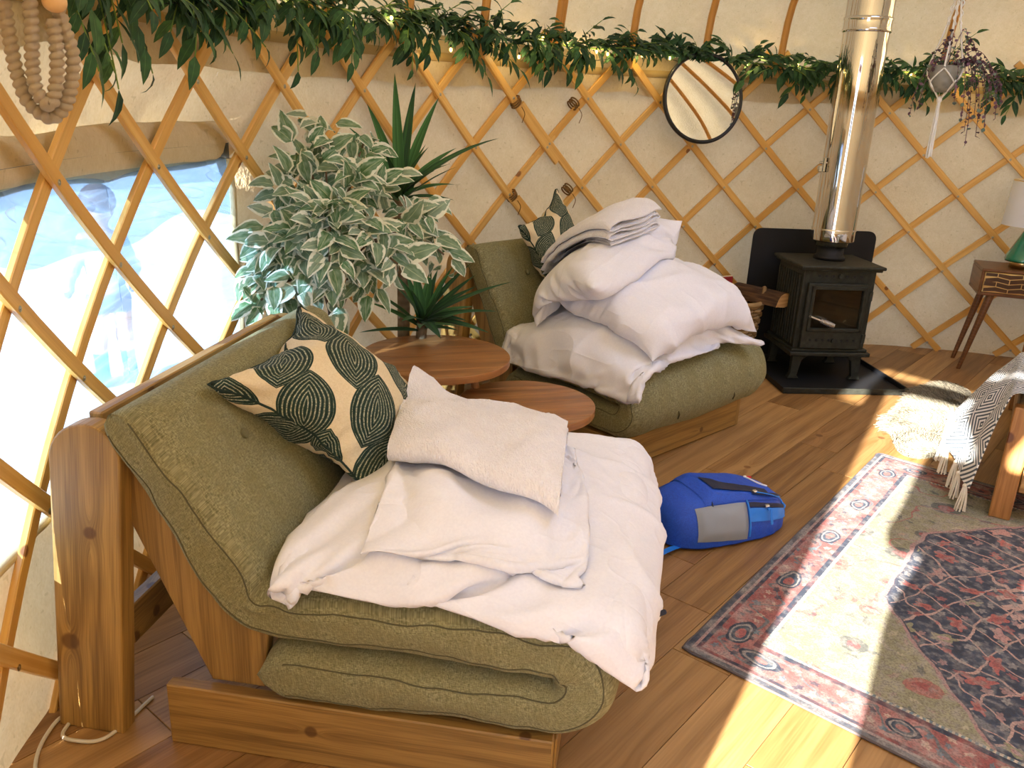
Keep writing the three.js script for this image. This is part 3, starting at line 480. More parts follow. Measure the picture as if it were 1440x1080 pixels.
const CUSH = 0.45; // print: leaf-shaped eyes drawn in rings
const cushTex = tex(1024, 1024, (u, v) => {
  const cream = hex('#e2d2b0'), green = hex('#14281f'), line = hex('#b9b79c');
  let col = mix3(cream, hex('#d2bf98'), 0.3 + 0.3 * pnoise(u * 200, v * 200, 200, 200, 3)), best = 9, bx = 0, by = 0;
  for (let r = -1; r <= 5; r++) for (let c = -1; c <= 4; c++) {
    const cx = (c + 0.5 + (r % 2 ? 0.5 : 0)) * 0.41 - 0.1, cy = (r + 0.35) * 0.255, a = 0.42 + 0.25 * hash3(r + 5, c + 5, 1), dx = u - cx, dy = v - cy, x = Math.cos(a) * dx + Math.sin(a) * dy, y = -Math.sin(a) * dx + Math.cos(a) * dy;
    const f = Math.abs(y) / 0.132 + (x / 0.215) ** 2 * (0.75 + 0.25 * Math.abs(x) / 0.215); if (f < best) { best = f; bx = x; by = y; }
  }
  if (best < 1) {
    const wob = 0.10 * pnoise(u * 26, v * 26, 26, 26, 9), ph = Math.pow(best, 0.85) * 7.2 + wob, fr = ph - Math.floor(ph);
    col = fr > 0.66 && best < 0.93 ? mix3(line, green, 0.25 + 0.35 * pnoise(u * 220, v * 220, 220, 220, 4)) : mix3(green, hex('#274036'), 0.35 + 0.3 * pnoise(u * 160, v * 160, 160, 160, 5));
  }
  return col;
}, { size: [CUSH, CUSH] });
const cushBump = greyTex(256, 256, (u, v) => 0.5 + 0.3 * pnoise(u * 100, v * 100, 100, 100, 5) + 0.2 * pnoise(u * 12, v * 12, 12, 12, 6), [0.2, 0.2]);
const cushMat = mat({ map: cushTex, bumpMap: cushBump, bumpScale: 0.0015, roughness: 1 });
const cushBase = cloth({ nu: 40, nv: 40, W: CUSH, D: CUSH, start: (u, v) => [(u - 0.5) * CUSH, 0, (v - 0.5) * CUSH], grow: 1.02, pressure: 6, thick: 0.085, gravity: 0, steps: 110, iters: 10, seed: 4, puff: 0.02, damp: 0.95, bend: 0.02 });
function cushion(label, place, c, eu, ev, thick = 1) { // eu, ev: full side vectors in futon axes
  const o = thing('cushion', label, 'cushion', place.pos, place.turn, 'eye-print cushions'), g = cushBase.clone(), m = new THREE.Matrix4(), U = V(...eu), Wv = V(...ev), n = Wv.clone().cross(U).normalize();
  m.makeBasis(U.multiplyScalar(1 / CUSH), n.multiplyScalar(thick), Wv.multiplyScalar(1 / CUSH)); m.setPosition(...c); g.applyMatrix4(m); g.computeVertexNormals(); const b = mesh('cover', g, cushMat, o);
  const p = g.attributes.position, nu = 40, ring = []; const T = (i, j) => { const k = j * (nu + 1) + i; ring.push(V(p.getX(k), p.getY(k), p.getZ(k))); };
  for (let i = 0; i < nu; i += 2) T(i, 0); for (let j = 0; j < nu; j += 2) T(nu, j); for (let i = nu; i > 0; i -= 2) T(i, nu); for (let j = nu; j > 0; j -= 2) T(0, j);
  mesh('edge_seam', tube(ring, 0.0028, 160, 5, true), mat({ color: rgb('#1d2f27'), roughness: 1 }), o);
  return g;
}
const seatCol = (W) => [sdBox([0.50, 0.275, -W / 2], [0.45, 0.156, W / 2 + 0.012], 0.06), sdBox([0.06, 0.55, -W / 2], [0.245, 0.078, W / 2], 0.05, -R3(57.5))];
function towelGeo(prof, thick, base, corners, n = 36) { // a sheet folded along its profile (p, layer height), swept from side to side; corners in x/z: near-left, near-right, far-right, far-left
  const P = new THREE.CatmullRomCurve3(prof.map(([a, b]) => V(a, b, 0)), false, 'centripetal').getSpacedPoints(110), rows = [];
  const at2 = (u, p) => [lerp(lerp(corners[0][0], corners[1][0], u), lerp(corners[3][0], corners[2][0], u), p), lerp(lerp(corners[0][1], corners[1][1], u), lerp(corners[3][1], corners[2][1], u), p)];
  const mk = (side) => grid(n, 110, (u, v) => {
    const i = Math.round(v * 110), a = P[Math.max(0, i - 1)], b = P[Math.min(110, i + 1)], L = Math.hypot(b.x - a.x, b.y - a.y), D = Math.hypot(corners[3][0] - corners[0][0], corners[3][1] - corners[0][1]);
    const nx = -(b.y - a.y) / L, ny = (b.x - a.x) / L, e = 1 - Math.pow(Math.abs(2 * u - 1), 8) * 0.5, px = P[i].x + side * nx * thick / 2 / D, py = P[i].y + side * ny * thick / 2 * e, w = (u - 0.5) * (1 + 0.015 * noise3(v * 9, 3) ) + 0.5, [x, z] = at2(w, px);
    return [x, base(x, z) + py + (0.010 * fbm(x * 8, z * 8, 1, 3) + 0.008 * Math.pow(1 - Math.abs(noise3(x * 9 + z * 4, z * 5 - x * 3, 7)), 4)) * smooth(0, 0.03, py), z];
  }, (u, v) => [u * 0.4, v * 1.2]);
  const A = mk(1), B = mk(-1); B.index.array.reverse(); B.computeVertexNormals();
  const ends = (u, flip) => { const pos = [], uv = [], idx = []; for (const g of [A, B]) for (let v = 0; v <= 110; v++) { const k = v * (n + 1) + u; pos.push(g.attributes.position.getX(k), g.attributes.position.getY(k), g.attributes.position.getZ(k)); uv.push(0.01 * (g === A), v * 0.01); } for (let v = 0; v < 110; v++) { const a = v, b = v + 1, c = 111 + v, d = c + 1; flip ? idx.push(a, c, b, b, c, d) : idx.push(a, b, c, b, d, c); } const g = new THREE.BufferGeometry(); g.setAttribute('position', new THREE.Float32BufferAttribute(pos, 3)); g.setAttribute('uv', new THREE.Float32BufferAttribute(uv, 2)); g.setIndex(idx); g.computeVertexNormals(); return g; };
  return join([A, B, ends(0, true), ends(n, false)]);
}
{ // near futon
  const place = [NEAR.pos, NEAR.turn], cols = seatCol(NEAR.W), floorCol = (x, y) => y - 0.01;
  const duvetG = cloth({ nu: 88, nv: 92, W: 0.94, D: 1.00, start: (u, v) => [0.07 + 0.868 * u + 0.08 * v * (1 - u), 0.475 + 0.012 * Math.sin(u * 9 + v * 5), 0.012 + 0.045 * u * u - 0.985 * v - 0.02 * u], grow: 1.085, pressure: 3.2, thick: 0.05, steps: 90, iters: 7, colliders: [...cols, floorCol], puff: 0.03, seed: 11, folds: 0.012, bend: 0.03, kick: 0.012 });
  const d = thing('folded_duvet', 'white duvet spread flat over the seat of the futon by the window', 'duvet', ...place, 'white bedding on the futon by the window'); mesh('duvet_cover', duvetG, linen, d);
  const hf1 = heightField([duvetG], 0, 1.1, -1.1, 0.3);
  const pilG = cloth({ nu: 60, nv: 76, W: 0.42, D: 0.54, start: (u, v) => [0.42 + 0.40 * u - 0.10 * v, 0.525 + 0.05 * v, -0.085 - 0.51 * v + 0.015 * u], grow: 1.08, pressure: 3, thick: 0.035, steps: 80, iters: 7, colliders: [...cols, hf1], puff: 0.03, seed: 21, folds: 0.008, bend: 0.03, kick: 0.01 });
  const pl = thing('folded_sheet', 'folded white bed linen under the terry towel on the flat duvet', 'bed linen', ...place, 'white bedding on the futon by the window'); mesh('linen', pilG, linen, pl);
  let lx = [0.9, 0.3, 0]; { const p = duvetG.attributes.position; for (let i = 0; i < p.count; i++) if (p.getY(i) < 0.36 && p.getY(i) > 0.25 && p.getZ(i) < -0.08 && p.getZ(i) > -0.16 && p.getX(i) > lx[0]) lx = [p.getX(i), p.getY(i), p.getZ(i)]; }
  mesh('tuck_label', at(cbox(0.035, 0.012, 0.004), lx[0] - 0.004, lx[1], lx[2], 0, 0.3, 0.4), mat({ color: rgb('#1c2233') }), d);
  const cg = cushion('dark green eye-print cushion leaning on the futon beside the window', NEAR, [0.187, 0.615, -0.52], [-0.04, 0.04, -0.60], [0.315, -0.315, -0.185].map((x) => -x), 0.85);
  const hf2 = heightField([duvetG, pilG], 0, 1.1, -1.2, 0.3);
  const base = (x, z) => { let s = 0, k = 0; for (const [a, b] of [[0, 0], [0.04, 0], [-0.04, 0], [0, 0.04], [0, -0.04]]) { const h = hf2.h(x + a, z + b); s += Math.max(h, 0.44); k++; } return s / k + 0.08 * smooth(0.42, 0.26, x) * smooth(-0.4, -0.85, z) + 0.004; };
  const T = 0.015, tw = towelGeo([[0.97, 0.050], [0.5, 0.052], [0.05, 0.046], [0.0, 0.026], [0.05, 0.008], [0.5, 0.008], [0.95, 0.009], [0.975, 0.019], [0.94, 0.029], [0.5, 0.030], [0.10, 0.027]], T, base, [[0.38, -0.30], [0.765, -0.18], [0.735, -0.70], [0.275, -0.90]]);
  const t = thing('folded_towel', 'thick white terry towel folded on top of the flat bed linen', 'towel', ...place, 'white bedding on the futon by the window'); mesh('terry_cloth', tw, terry, t);
}
{ // far futon
  const place = [FAR.pos, FAR.turn], cols = seatCol(FAR.W);
  const low = cloth({ nu: 70, nv: 74, W: 0.74, D: 0.80, start: (u, v) => [0.20 + 0.70 * u, 0.485, 0.03 - 0.76 * v - 0.02 * u], grow: 1.09, pressure: 6, thick: 0.10, steps: 90, iters: 7, colliders: cols, puff: 0.04, seed: 31, folds: 0.012, bend: 0.03, kick: 0.012 });
  const hfA = heightField([low], -0.2, 1.2, -1.1, 0.2);
  const up = cloth({ nu: 60, nv: 66, W: 0.52, D: 0.64, start: (u, v) => [0.38 + 0.47 * u, 0.59, -0.09 - 0.57 * v - 0.01 * u], grow: 1.09, damp: 0.92, pressure: 8, thick: 0.12, steps: 60, iters: 7, colliders: [...cols, hfA], puff: 0.05, seed: 32, folds: 0.013, bend: 0.03, kick: 0.012 });
  const d = thing('folded_duvet', 'puffy white duvet folded in thick layers beside the log basket', 'duvet', ...place, 'white bedding heaped on the futon by the stove'); mesh('lower_fold', low, linen, d); mesh('upper_fold', up, linen, d);
  cushion('dark green eye-print cushion half hidden behind the heap of white bedding', FAR, [0.135, 0.725, -0.34], [-0.16, 0.14, -0.40], [0.22, -0.34, -0.05].map((x) => -x), 0.7);
  const hfB = heightField([low, up], -0.2, 1.2, -1.1, 0.2);
  const pil = cloth({ nu: 66, nv: 54, W: 0.62, D: 0.50, start: (u, v) => { const x = 0.33 + 0.50 * v, z = 0.00 - 0.62 * u; return [x, 0.87 - 0.24 * v + 0.10 * u, z, 0.4, 0.9, 0]; }, grow: 1.09, pressure: 6, thick: 0.10, gravity: 6, steps: 90, iters: 7, colliders: [...cols, hfB, sdBox([0.17, 0.62, -0.36], [0.22, 0.06, 0.22], 0.04, -R3(57))], puff: 0.06, seed: 33, folds: 0.011, bend: 0.03, kick: 0.012, damp: 0.94 });
  const pl = thing('pillow', 'plump white pillow leaning on top of the heaped duvet', 'pillow', ...place, 'white bedding heaped on the futon by the stove'); mesh('pillow_case', pil, linen, pl);
  const hfC = heightField([low, up, pil], -0.2, 1.2, -1.1, 0.2), base = (x, z) => { let s = 0; for (const [a, b] of [[0, 0], [0.05, 0], [-0.05, 0], [0, 0.05], [0, -0.05]]) s += Math.max(0.62, hfC.h(x + a, z + b)); return s / 5 + 0.003; };
  const tw = towelGeo([[0.99, 0.07], [0.5, 0.076], [0.03, 0.07], [0.0, 0.062], [0.03, 0.054], [0.5, 0.054], [0.95, 0.05], [0.97, 0.044], [0.94, 0.038], [0.5, 0.037], [0.04, 0.036], [0.01, 0.029], [0.04, 0.022], [0.5, 0.020], [0.96, 0.018], [0.97, 0.012], [0.94, 0.007], [0.05, 0.006]], 0.0095, base, [[0.24, -0.14], [0.60, -0.12], [0.62, -0.40], [0.22, -0.44]], 30);
  const t = thing('folded_towel', 'white towel folded in thin layers on top of the white pillow', 'towel', ...place, 'white bedding heaped on the futon by the stove'); mesh('terry_cloth', tw, terry, t);
}
// ------------------------------------------------------------------ stove, hearth and flue. Local axes of the stove: x along its front, z towards the room
const iron = mat({ map: tex(256, 256, (u, v) => { const k = 0.5 + 0.4 * pnoise(u * 20, v * 20, 20, 20, 1) + 0.2 * pnoise(u * 90, v * 90, 90, 90, 2); return mix3(hex('#26271f'), hex('#3d3e36'), clamp(k)); }, { size: [0.3, 0.3] }), roughness: 0.55, metalness: 0.35, bumpMap: terryBump, bumpScale: 0.0004 });
const ironBlack = mat({ color: rgb('#15161a'), roughness: 0.6, metalness: 0.2, bumpMap: terryBump, bumpScale: 0.0003 });
const steel = mat({ color: new THREE.Color(0.66, 0.65, 0.63), metalness: 1, roughness: 0.04, bumpMap: greyTex(64, 256, (u, v) => 0.5 + 0.3 * pnoise(u * 3, v * 5, 3, 5, 2), [0.3, 0.5]), bumpScale: 0.0003 });
const STOVE = { pos: [-0.601, 0, -2.234], turn: 0.0875 };
{
  const hearth = thing('hearth_tray', 'black steel hearth tray with a raised rim under the stove', 'hearth', STOVE.pos, STOVE.turn);
  mesh('tray_base', at(cbox(0.655, 0.008, 0.70, 0.002), 0.218, 0.0045, -0.148), ironBlack, hearth);
  mesh('rim', at(cbox(0.655, 0.030, 0.010, 0.002), 0.218, 0.0160, 0.198), iron, hearth); mesh('rim', at(cbox(0.655, 0.030, 0.010, 0.002), 0.218, 0.0160, -0.494), ironBlack, hearth);
  for (const x of [-0.106, 0.541]) mesh('rim', at(cbox(0.010, 0.030, 0.68, 0.002), x, 0.0165, -0.148), ironBlack, hearth);
  const s = new THREE.Shape(), w = 0.69, h = 0.705, r = 0.05; s.moveTo(0, 0); s.lineTo(w, 0); s.lineTo(w, h - r); s.quadraticCurveTo(w, h, w - r, h); s.lineTo(r, h); s.quadraticCurveTo(0, h, 0, h - r);
  const bp = thing('heat_shield', 'black steel heat shield with rounded corners standing behind the stove', 'heat shield', STOVE.pos, STOVE.turn);
  mesh('plate', new THREE.ExtrudeGeometry(s, { depth: 0.004, bevelEnabled: true, bevelSize: 0.002, bevelThickness: 0.002, bevelSegments: 2 }).translate(-0.115, 0.010, -0.466), ironBlack, bp);
  for (const x of [-0.06, 0.50]) mesh('foot', at(cbox(0.04, 0.012, 0.06), x, 0.0146, -0.452), ironBlack, bp);

  const st = thing('wood_stove', 'small dark cast iron wood-burning stove with a glass door', 'stove', STOVE.pos, STOVE.turn), D = 0.335;
  const body = mesh('body', at(rbox(0.375, 0.415, D - 0.02, 0.006), 0.188, 0.372, -D / 2 - 0.005), iron, st);
  for (let i = 0; i < 10; i++) for (const x of [-0.003, 0.379]) mesh('side_rib', at(cbox(0.010, 0.36, 0.012, 0.003), x, 0.37, -0.045 - i * 0.029), iron, body);
  const top = join([at(rbox(0.435, 0.016, D + 0.045, 0.006), 0.187, 0.597, -D / 2 + 0.002), at(rbox(0.415, 0.014, D + 0.02, 0.005), 0.187, 0.584, -D / 2)]); mesh('top_plate', top, iron, st);
  mesh('base_plate', join([at(rbox(0.425, 0.022, D + 0.04, 0.006), 0.187, 0.152, -D / 2 + 0.004), at(rbox(0.40, 0.016, D + 0.015, 0.005), 0.187, 0.170, -D / 2)]), iron, st);
  for (const x of [0.005, 0.37]) for (const z of [-0.02, -D + 0.02]) { const k = x < 0.2 ? 1 : -1; const g = boardXY([[0, 0.142], [0.085, 0.142], [0.05, 0.11], [0.036, 0.03], [0.05, 0.012], [-0.012, 0.012], [0.0, 0.04]].map(([a, b]) => [k * a, b]), 0.03, 0.003); mesh('leg', g.translate(x, 0.0005, z - 0.015), iron, st); }
  const dr = new THREE.Shape(); dr.moveTo(0.022, 0.182); dr.lineTo(0.338, 0.182); dr.lineTo(0.338, 0.518); dr.lineTo(0.022, 0.518); const hole = new THREE.Path(); hole.moveTo(0.058, 0.29); hole.lineTo(0.058, 0.487); hole.lineTo(0.308, 0.487); hole.lineTo(0.308, 0.29); dr.holes.push(hole);
  const door1 = mesh('door', new THREE.ExtrudeGeometry(dr, { depth: 0.010, bevelEnabled: true, bevelSize: 0.004, bevelThickness: 0.005, bevelSegments: 2, bevelOffset: -0.004 }).translate(0, 0, 0.004), iron, st);
  for (const [x0, x1, y0, y1] of [[0.040, 0.058, 0.272, 0.505], [0.308, 0.326, 0.272, 0.505], [0.040, 0.326, 0.272, 0.290], [0.040, 0.326, 0.487, 0.505]]) mesh('glass_surround', at(cbox(x1 - x0, y1 - y0, 0.012, 0.003), (x0 + x1) / 2, (y0 + y1) / 2, 0.022), iron, door1);
  mesh('glass', at(cbox(0.25, 0.197, 0.004, 0.001), 0.183, 0.3885, 0.010), mat({ map: tex(256, 256, (u, v) => { const k = clamp(0.5 + 0.5 * fbm(u * 6, v * 6, 3, 5) + 0.6 * (Math.abs(v - 0.5) - 0.25)); return mix3(hex('#12100c'), hex('#5a5138'), k * k * 0.8); }, { size: [0.25, 0.2] }), roughness: 0.12, clearcoat: 1, clearcoatRoughness: 0.05 }), door1);
  { // spiral-spring handle
    const a = V(0.047, 0.352, 0.040), b = V(0.170, 0.310, 0.052), d = b.clone().sub(a), pts = []; for (let i = 0; i <= 160; i++) { const t = 0.42 + 0.58 * i / 160, r = 0.0085 + 0.003 * Math.sin((t - 0.42) / 0.58 * Math.PI), an = i / 160 * TAU * 9; pts.push(a.clone().addScaledVector(d, t).add(V(0.32 * r * Math.cos(an), r * Math.cos(an) * 0.95, r * Math.sin(an)))); }
    mesh('handle', join([tube([a, a.clone().addScaledVector(d, 0.5), b], 0.005, 8, 8), tube(pts, 0.0026, 200, 6), tube([V(0.047, 0.352, 0.018), a], 0.006, 4, 8)]), mat({ color: new THREE.Color(0.8, 0.8, 0.8), metalness: 1, roughness: 0.3 }), door1);
  }
  for (const [n, x0, x1, y, z] of [[7, 0.075, 0.290, 0.552, 0.0005], [8, 0.070, 0.300, 0.226, 0.0195]]) for (let i = 0; i < n; i++) { const x = lerp(x0, x1, i / (n - 1)); mesh('vent_hole', at(cyl(0.0065, 0.0065, 0.003, 10), x, y, z, Math.PI / 2), ironBlack, y > 0.4 ? st : door1); }
  mesh('air_slider', at(cyl(0.012, 0.012, 0.010, 16), 0.185, 0.552, 0.0, Math.PI / 2), iron, st); mesh('air_slider', at(cyl(0.011, 0.011, 0.010, 16), 0.19, 0.226, 0.0195, Math.PI / 2), iron, door1);
  for (const y of [0.455, 0.235]) mesh('hinge', at(cyl(0.011, 0.011, 0.045, 12), 0.349, y - 0.02, 0.012), iron, st);

  const fl = thing('flue_pipe', 'polished stainless steel flue pipe rising from the stove', 'flue pipe', [STOVE.pos[0] + 0.2 * 0.996 - 0.195 * 0.0874, 0, STOVE.pos[2] - 0.2 * 0.0874 - 0.195 * 0.996], STOVE.turn), R = 0.106;
  mesh('collar', lathe([[0, 0.605], [0.078, 0.605], [0.078, 0.622], [0.066, 0.628], [0.066, 0.68], [0, 0.68]], 40), ironBlack, fl);
  mesh('adaptor', lathe([[0.06, 0.672], [0.082, 0.676], [0.084, 0.694], [0.100, 0.702], [0.107, 0.706], [0.107, 0.756], [R, 0.76]], 64), steel, fl);
  mesh('lower_length', lathe([[R + 0.004, 0.757], [R + 0.004, 0.764], [R, 0.766], [R, 1.688], [R + 0.003, 1.69]], 96), steel, fl);
  mesh('locking_band', lathe([[R + 0.001, 1.686], [R + 0.007, 1.689], [R + 0.007, 1.70], [R + 0.004, 1.703], [R + 0.004, 1.738], [R + 0.007, 1.741], [R + 0.007, 1.752], [R + 0.001, 1.755]], 96), steel, fl);
  mesh('upper_length', lathe([[R + 0.002, 1.753], [R + 0.002, 3.5]], 96), steel, fl);
  mesh('clip', join([at(cbox(0.016, 0.07, 0.02), -R - 0.008, 1.075, 0.02), at(cyl(0.007, 0.007, 0.05, 10), -R - 0.03, 1.085, 0.02, 0, 0, -Math.PI / 2), at(cbox(0.02, 0.03, 0.022), -R - 0.026, 1.055, 0.02)]), steel, fl);
}

// ------------------------------------------------------------------ round side tables
const acacia = [0, 1].map((i) => mat({ map: woodTex({ a: ['#ad7640', '#ad7640'][i], b: ['#7f4f26', '#7f4f26'][i], c: ['#966234', '#966234'][i], size: [0.7, 0.32], w: 512, h: 256, seed: 90 + i, rings: 4, knots: 1 }), roughness: 0.38, clearcoat: 0.3, clearcoatRoughness: 0.3 }));
for (const [x, z, h, r, k, label] of [[-2.30, -0.935, 0.45, 0.262, 0, 'taller round wooden side table in front of the yucca'], [-1.975, -0.775, 0.345, 0.232, 1, 'lower round brown side table tucked beside the taller one']]) {
  const t = thing('side_table', label, 'table', [x, 0, z], 0.3, 'round wooden side tables');
  const n = 6; // top of glued boards
  for (let i = 0; i < n; i++) {
    const z0 = lerp(-r, r, i / n), z1 = lerp(-r, r, (i + 1) / n), pts = []; for (let j = 0; j <= 14; j++) { const zz = lerp(z0, z1, j / 14); pts.push([Math.sqrt(Math.max(0, r * r - zz * zz)), zz]); } for (let j = 14; j >= 0; j--) { const zz = lerp(z0, z1, j / 14); pts.push([-Math.sqrt(Math.max(0, r * r - zz * zz)), zz]); }
    let g = boardXY(pts, 0.026, 0.002); g = boxUV(g, 'x', [i * 0.37, i * 0.211]); g.rotateX(Math.PI / 2); mesh('top_board', g.translate(0, h, 0), acacia[k], t);
  }
  for (let i = 0; i < 3; i++) { const a = i / 3 * TAU + 0.5, o = mesh('leg', boxUV(tube([[0.5 * r * Math.cos(a), h - 0.026, 0.5 * r * Math.sin(a)], [0.82 * r * Math.cos(a), 0.0, 0.82 * r * Math.sin(a)]], 0.016, 4, 12), 'y'), acacia[k], t); }
}

// ------------------------------------------------------------------ basket with split logs
{
  const wick = [0, 1].map((i) => mat({ color: rgb(['#a98a5c', '#8a6c43'][i]), roughness: 0.8 })), b = thing('log_basket', 'woven wicker log basket between the futon and the heat shield', 'basket', [-0.885, 0, -2.49]), H = 0.36, R0 = 0.125, R1 = 0.165;
  const rad = (y) => lerp(R0, R1, y / H);
  for (let i = 0; i < 26; i++) { const a = i / 26 * TAU; mesh('stake', tube([0, 0.5, 1].map((t) => [rad(t * H) * Math.cos(a), t * H, rad(t * H) * Math.sin(a)]), 0.0045, 6, 5), wick[1], b); }
  for (let j = 0; j < 19; j++) { const pts = []; for (let i = 0; i < 78; i++) { const a = i / 78 * TAU, w = Math.cos(a * 13 + (j % 2) * Math.PI); pts.push(V((rad(j * 0.0188) + 0.006 * w) * Math.cos(a), 0.009 + j * 0.0188, (rad(j * 0.0188) + 0.006 * w) * Math.sin(a))); } mesh('woven_cane', tube(pts, 0.0088, 90, 5, true), wick[j % 2 ? 0 : 1], b); }
  mesh('rim', at(new THREE.TorusGeometry(R1 + 0.002, 0.013, 8, 40), 0, H + 0.004, 0, Math.PI / 2), wick[0], b);
  for (const a of [0.2, Math.PI + 0.2]) { const pts = []; for (let i = 0; i <= 12; i++) { const t = i / 12 * Math.PI; pts.push([(R1) * Math.cos(a + 0.36 * Math.cos(t)), H + 0.075 * Math.sin(t), (R1) * Math.sin(a + 0.36 * Math.cos(t))]); } mesh('handle', tube(pts, 0.011, 24, 7), wick[1], b); }
  mesh('base', cyl(R0, R0, 0.012, 30).translate(0, 0.001, 0), wick[1], b);
  const bark = mat({ map: tex(256, 128, (u, v) => mix3(hex('#6b4a2c'), hex('#3d2817'), clamp(0.5 + 0.6 * pnoise(u * 6, v * 40, 6, 40, 3))), { size: [0.3, 0.2] }), roughness: 1, bumpMap: terryBump, bumpScale: 0.004 });
  const split = mat({ map: woodTex({ a: '#d8a866', b: '#b9844a', c: '#c8955a', size: [0.4, 0.1], w: 256, h: 128, seed: 120, rings: 4, knots: 0 }), roughness: 0.85 });
  const log = (label, R, L, a0, a1, p, rot) => { // wedge: split faces and bark
    const o = thing('split_log', label, 'firewood', [-0.885 + p[0], p[1], -2.49 + p[2]], 0, 'split logs in the wicker basket'); o.rotation.set(...rot);
    const n = 10, arc = []; for (let i = 0; i <= n; i++) { const a = lerp(a0, a1, i / n), r = R * (1 + 0.06 * noise3(i * 0.9, L * 9)); arc.push([r * Math.cos(a), r * Math.sin(a)]); }
    mesh('split_wood', boxUV(new THREE.ExtrudeGeometry(new THREE.Shape([[0, 0], ...arc].map((q) => new THREE.Vector2(...q))), { depth: L, bevelEnabled: false }), 'z'), split, o);
    mesh('bark', grid(n, 6, (u, v) => { const i = Math.round(u * n); return [arc[i][0] * 1.03, arc[i][1] * 1.03, v * L]; }, (u, v) => [v * L, u * R * 2]), bark, o);
  };
  log('pale split log with a half-round end jutting from the wicker basket', 0.075, 0.30, 0.15, Math.PI - 0.15, [0.05, 0.355, -0.10], [0.0, 0.72, 0]);
  log('flat-faced split log lying across the wicker basket', 0.10, 0.26, 1.5, 2.9, [0.03, 0.33, -0.05], [0.0, -0.5, 0.2]);
  log('split log standing upright in the wicker basket', 0.07, 0.36, 0, 2.2, [-0.05, 0.02, 0.02], [-Math.PI / 2, 0, 0]);
  log('thin split log leaning in the wicker basket', 0.06, 0.38, 0, 1.6, [0.0, 0.02, -0.05], [-Math.PI / 2 + 0.1, 0, 0.1]);
  const bk = thing('red_book', 'thin red book tucked behind the split logs in the basket', 'book', [-0.97, 0.37, -2.575], 0.25); const red = mat({ color: rgb('#9c2327'), roughness: 0.6 });
  bk.rotation.set(0.15, 0.1, 0.10); mesh('cover', at(cbox(0.22, 0.09, 0.016, 0.003), 0, 0.045, 0), red, bk); mesh('pages', at(cbox(0.214, 0.088, 0.011, 0.001), 0.002, 0.0475, 0), mat({ color: rgb('#d9cfb8') }), bk);
}

// ------------------------------------------------------------------ round mirror hung on the trellis
{
  const th = -0.392, m = thing('round_mirror', 'round mirror in a thin black frame hung on the trellis', 'mirror', polar(th, 2.905, 1.362), -th), R = 0.216; m.rotation.set(-R3(7), -th - R3(6.5), 0, 'YXZ');
  mesh('frame', new THREE.TorusGeometry(R, 0.0105, 10, 72).scale(1, 1, 1.3), mat({ color: rgb('#17181a'), roughness: 0.35 }), m);
  mesh('glass', at(cyl(R, R, 0.004, 72), 0, 0, 0.0, Math.PI / 2), mat({ color: new THREE.Color(0.93, 0.94, 0.93), metalness: 1, roughness: 0.01 }), m);
  mesh('backing', at(cyl(R, R, 0.008, 48), 0, 0, -0.010, Math.PI / 2), mat({ color: rgb('#2a2a2a') }), m);
  mesh('hook', tube([[0, R, 0], [0, R + 0.012, -0.015], [0, R + 0.016, -0.03]], 0.003, 8, 6), screwMat, m);
}

